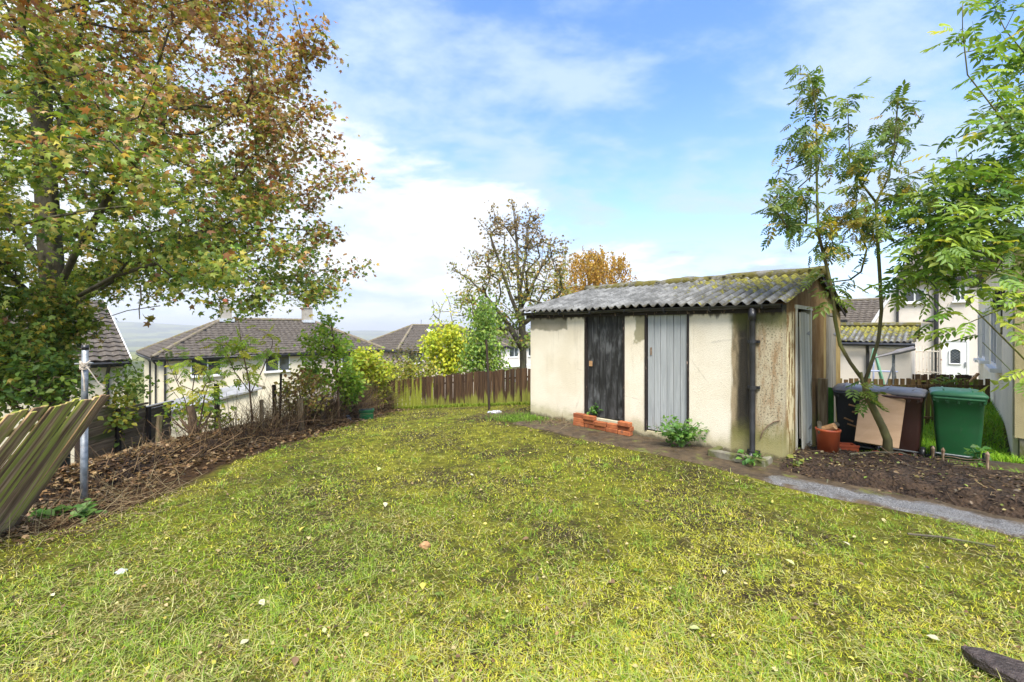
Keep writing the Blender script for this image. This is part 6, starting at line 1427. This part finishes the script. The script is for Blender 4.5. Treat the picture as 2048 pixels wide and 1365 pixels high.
blades('grass_clippings', 'pale mown clippings lying flat on the lawn', 15000, lawn_sampler, .04, .095, .0016, .05, lambda x, y, n: pal([(.62, .56, .26), (.5, .5, .16), (.4, .34, .16), (.36, .42, .09)], n), .02)
def tuft_sampler(n):
    c = []
    while len(c) < 300:
        yy = 1 / rng.uniform(1 / 9., 1 / 1.8); xx = rng.uniform(-1.3, 1.3) * yy
        if is_lawn(np.array([xx]), np.array([yy]))[0]: c.append((xx, yy))
    c = np.array(c); i = rng.integers(0, len(c), n); return c[i, 0] + rng.normal(0, .05, n), c[i, 1] + rng.normal(0, .05, n)
blades('grass_tufts', 'longer fresh green grass tufts scattered in the lawn', 15000, tuft_sampler, .04, .09, .0016, .65, lambda x, y, n: pal([(.18, .31, .035), (.25, .38, .05), (.34, .42, .07)], n))
def bank_sampler(n):
    lx = rng.uniform(-1.25, -.03, n); v = 9.4 * rng.random(n); return cR[0] + S2 * (lx + v), cR[1] + S2 * (v - lx)
_h = hgt
def hgt(x, y):
    z = _h(x, y); lx = S2 * ((x - cR[0]) - (y - cR[1])); v = S2 * ((x - cR[0]) + (y - cR[1])); U = np.clip((lx + 1.25) / 1.27, 0, 1); return np.where((v > .02) & (v < 9.5) & (lx < .02) & (lx > -1.25), z * (1 - ss(0, 1, U) * ss(.02, 1.6, v)) + .18 * ss(0, 1, U) * ss(.02, 1.6, v), z)
blades('bank_grass', 'bright green grass bank along the foot of the white wall', 26000, bank_sampler, .06, .15, .003, .8, lambda x, y, n: pal([(.17, .36, .02), (.25, .46, .03), (.34, .52, .04)], n))
hgt = _h
def nb_sampler(n):
    lx = rng.uniform(.6, 6.5, n * 2); ly = rng.uniform(1.3, 8.5, n * 2); ok = ~((ly > 1.5) & (ly < 2.4)); lx, ly = lx[ok][:n], ly[ok][:n]
    x = C0[0] + S2 * (lx + ly); y = C0[1] + S2 * (ly - lx); k = (S2 * ((x - 6.87) - (y - 5.95)) < -.02) | (S2 * ((x - 6.87) + (y - 5.95)) < 0); return x[k], y[k]
blades('neighbour_grass', 'lush bright green grass behind the bins', 60000, nb_sampler, .06, .14, .003, .8, lambda x, y, n: pal([(.17, .36, .02), (.25, .46, .03), (.34, .52, .04)], n))
def verge_sampler(n):
    d = rng.random(n) * tot; P = [along(fl, q) for q in d[:400]]; px_ = np.array([p[0].x for p in P]); py_ = np.array([p[0].y for p in P]); i = rng.integers(0, 400, n); return px_[i] + rng.normal(0, .05, n), py_[i] - .06 - np.abs(rng.normal(0, .1, n))
blades('fence_grass', 'rough green grass along the foot of the back fence', 7000, verge_sampler, .05, .12, .003, 1.0, lambda x, y, n: pal([(.2, .27, .03), (.28, .31, .04), (.13, .2, .02)], n))
def shedgrass(n):
    lx = -4.32 + np.abs(rng.normal(0, .3, n)) * np.where(rng.random(n) < .5, -1, 1); ly = rng.normal(-.25, .22, n); x = C0[0] + S2 * (lx + ly); y = C0[1] + S2 * (ly - lx); k = (ly < -.02) | (lx < -4.36); return x[k], y[k]
blades('corner_grass', 'dark green grass hummock at the left corner of the outbuilding', 4500, shedgrass, .04, .11, .0025, .7, lambda x, y, n: pal([(.14, .25, .03), (.2, .3, .04), (.09, .16, .02)], n))
# straw and debris near the leaning fence and by the corner of the shed
def straw(name, label, n, cx, cy, sx, sy, L0, L1, pl_, up=.25, bz=False):
    x = rng.normal(cx, sx, n); y = rng.normal(cy, sy, n); z = hgt(x, y) + .01; K = 4; d = rng.normal(0, 1, (n, 3)) * [1, 1, up]; d[:, 2] = np.abs(d[:, 2]); d /= np.linalg.norm(d, axis=1, keepdims=True); L_ = rng.uniform(L0, L1, n); t_ = np.linspace(0, 1, K)[None, :, None]
    P = np.stack([x, y, z], 1)[:, None, :] + d[:, None, :] * t_ * L_[:, None, None] + rng.normal(0, .25, (n, 1, 3)) * L_[:, None, None] * t_ ** 2; P[:, :, 2] = np.maximum(P[:, :, 2], hgt(P[:, :, 0], P[:, :, 1]) + .006)
    tag(np_tubes(name, P, rng.uniform(.001, .003, n)[:, None] * np.linspace(1, .5, K)[None], MT['litter'], 3, None, 'stuff', pal(pl_, n)), label, 'debris')
ST = [(.34, .24, .12), (.22, .13, .06), (.42, .33, .19), (.14, .08, .04)]
straw('dry_stalks', 'dry stalks and straw at the foot of the leaning fence and metal post', 550, -3.95, 4.05, .38, .42, .06, .35, ST, .5)
straw('twig_heap', 'heap of dead twigs at the left corner of the outbuilding', 700, -.08, 8.75, .33, .25, .06, .3, [(.14, .09, .05), (.22, .15, .08), (.08, .05, .03)], .5)
straw('wall_debris', 'dry weeds along the foot of the outbuilding wall', 260, *loc2w(-3.5, -.12), .25, .22, .05, .22, ST, .8)
# fallen leaves that can be told apart on the lawn
lv = []
fx = 0
cols_ = [(.55, .5, .33), (.42, .32, .14), (.45, .47, .2), (.22, .13, .07), (.5, .42, .08)]
lme = [scatter_mesh('fallen_leaf', *TPL['ovate'], np.zeros((1, 3)), np.eye(3)[None], np.ones(1), np.array([c]), MT['litter']) for c in cols_]
spots = [(108, 1203), (437, 1107), (650, 1275), (590, 1322), (1330, 1080), (940, 953), (965, 985), (1062, 978), (1058, 1083), (1750, 1085), (1700, 1100), (1590, 1185), (1795, 1255), (1600, 1250), (1675, 1185), (770, 1010), (722, 995), (1590, 1140), (1730, 1140), (1585, 1330), (1880, 1290), (1940, 1110), (760, 940), (1100, 1025), (845, 1175), (520, 1210), (300, 1110), (1400, 1270), (1230, 1175), (1010, 1250), (480, 1300), (1180, 1320), (1520, 1040), (1300, 1010), (610, 1060), (1450, 1150)]
ORD = ['leftmost', 'second', 'third', 'fourth', 'fifth', 'sixth', 'seventh', 'eighth']
rank = {}
for c in range(5):
    for r_, k in enumerate(sorted([k for k in range(len(spots)) if k % 5 == c], key=lambda k: spots[k][0])): rank[k] = r_
for k, (a, b) in enumerate(spots):
    Z = F * CAMZ / (b - 660); p = at(a, b, Z); s = random.uniform(.03, .065)
    M = Matrix.Translation((p.x, p.y, H(p.x, p.y) + .03)) @ Matrix.Rotation(random.uniform(0, 6.28), 4, 'Z') @ Matrix.Rotation(random.uniform(-.35, .35), 4, 'X') @ Matrix.Rotation(random.uniform(-.35, .35), 4, 'Y') @ Matrix.Scale(s, 4)
    kx = k % 5; nm = ('pale straw-coloured', 'tan', 'yellow-green', 'dark brown', 'yellow')[kx]
    tag(link('fallen_leaf', lme[kx], None, False, M), f'{ORD[rank[k]]} {nm} fallen leaf on the lawn, counting from the left', 'leaf', f'{nm} fallen leaves on the lawn')
# broad-leaved rosettes and crumbs of dead leaf in the turf
def lawn_bits():
    def spots_(n, ymax):
        yy = 1 / rng.uniform(1 / ymax, 1 / 1.8, n * 4); xx = rng.uniform(-1.25, 1.25, n * 4) * yy; ok = is_lawn(xx, yy); return xx[ok][:n], yy[ok][:n]
    x, y = spots_(70, 4.5); n = len(x); k = 9; X = np.repeat(x, k); Y = np.repeat(y, k); a = rng.uniform(0, 6.28, n * k); d = np.stack([np.cos(a), np.sin(a), rng.uniform(.05, .45, n * k)], 1); P = np.stack([X, Y, hgt(X, Y) + .012], 1) + d * .008
    tag(link('lawn_weeds', scatter_mesh('lawn_weeds', *TPL['ovate'], P, rot_from(d, np.tile([0, 0, 1.], (n * k, 1)) + rng.normal(0, .2, (n * k, 3))), rng.uniform(.012, .032, n * k), np.repeat(pal([(.17, .27, .03), (.24, .33, .05), (.28, .33, .07)], n), k, axis=0), MT['leaf'])), 'small broad-leaved weeds rooted in the lawn', 'weeds', kind='stuff')
    x, y = spots_(1500, 11.); n = len(x)
    tag(link('lawn_leaf_bits', scatter_mesh('lawn_leaf_bits', *TPL['ovate'], np.stack([x, y, hgt(x, y) + .022], 1), rot_from(rng.normal(0, 1, (n, 3)) * [1, 1, .2], rng.normal(0, .4, (n, 3)) + [0, 0, 1]), rng.uniform(.012, .036, n) * np.clip(y / 4, .8, 1.5), pal([(.16, .09, .04), (.3, .19, .08), (.45, .36, .16), (.08, .05, .03), (.5, .42, .08)], n), MT['litter'])), 'crumbs of dead leaf scattered over the lawn', 'leaf litter', kind='stuff')
lawn_bits()
# weeds
def weed(name, label, px_, py_, Z, n, s, h_, palette, tpl='lobed', base=None, flop=.2):
    p = at(px_, py_, Z); z = H(p.x, p.y) if base is None else base
    t = thing(name, label, 'weed', (p.x, p.y, z)); P = []; m = MB()
    for _ in range(max(4, n // 7)):
        a = rng.uniform(0, 6.28); r_ = rng.uniform(.15, 1.) * s; q = np.array([p.x + math.cos(a) * r_, p.y + math.sin(a) * r_ * .6, z + rng.uniform(.3, 1.) * h_]); o = np.array([p.x, p.y, z]); c = o + (q - o) * .5 + [0, 0, h_ * .2]
        m.tube([o, c, q], [.006, .005, .003], 4); 
        for k in range(7): u = rng.uniform(.35, 1.05); P.append(o + (q - o) * u + [0, 0, h_ * .4 * u * (1 - u)] + rng.normal(0, .035, 3))
    m.build('stem', pmat('weed_stem', (.1, .18, .04), (.14, .22, .05), 8, .6, 0), t, world=True); P = np.array(P); N = len(P)
    P[:, 2] = np.maximum(P[:, 2], z + .02)
    leaves(t, tpl, P, rng.normal(0, 1, (N, 3)) * [1, 1, .5] + [0, 0, -flop], rng.normal(0, .4, (N, 3)) + [0, -.4, 1.], rng.uniform(.05, .10, N), pal(palette, N))
WG = [(.07, .17, .03), (.11, .24, .04), (.16, .28, .05)]
wz = loc2w(-1.28, -.20); Zw = wz[1]
weed('leafy_weed', 'large green leafy weed growing at the foot of the grey door', 1362, 895, 6.15, 330, .40, .42, WG, 'lobed')
weed('leafy_weed', 'small green weed sprouting from the top of the brick pile', 1185, 832, 7.45, 16, .05, .10, WG, 'ovate', .24)
weed('leafy_weed', 'small weed growing in the gully kerb by the downpipe', 1505, 935, 5.35, 26, .14, .09, WG, 'ovate', .06)
weed('leafy_weed', 'broad-leaved weed on the debris below the metal post', 105, 1035, 3.95, 36, .12, .06, [(.14, .3, .04), (.2, .36, .06)], 'ovate')
weed('leafy_weed', 'low spreading weed beside the debris at the left', 175, 1038, 3.9, 40, .17, .06, [(.14, .26, .06), (.2, .32, .08)], 'ovate')
weed('leafy_weed', 'straggly weed growing up behind the wire edging', 1960, 890, 5.3, 30, .1, .32, WG, 'ovate')
weed('leafy_weed', 'yellow-green weed at the corner of the outbuilding gable', 1590, 920, 5.2, 30, .16, .14, [(.25, .28, .05), (.16, .22, .04)], 'ovate')
weed('leafy_weed', 'yellow-leaved ivy sprig resting on the lid level behind the green bin', 1890, 770, 7.6, 40, .35, .15, [(.34, .36, .05), (.2, .28, .04)], 'ovate', .72)

# ------------------------------------------------------------------ air
hz = MB(); hz.box(-7000, 7000, -900, 7600, -140, 95)
hm = bpy.data.materials.new('haze'); hm.use_nodes = True; t_ = hm.node_tree; t_.nodes.clear()
o_ = t_.nodes.new('ShaderNodeOutputMaterial'); v_ = t_.nodes.new('ShaderNodeVolumePrincipled'); v_.inputs['Color'].default_value = (.95, .97, 1, 1); v_.inputs['Density'].default_value = .00034; v_.inputs['Anisotropy'].default_value = .2
t_.links.new(v_.outputs[0], o_.inputs['Volume'])
HAZE = True
if HAZE: tag(hz.build('haze', hm), kind='stuff')
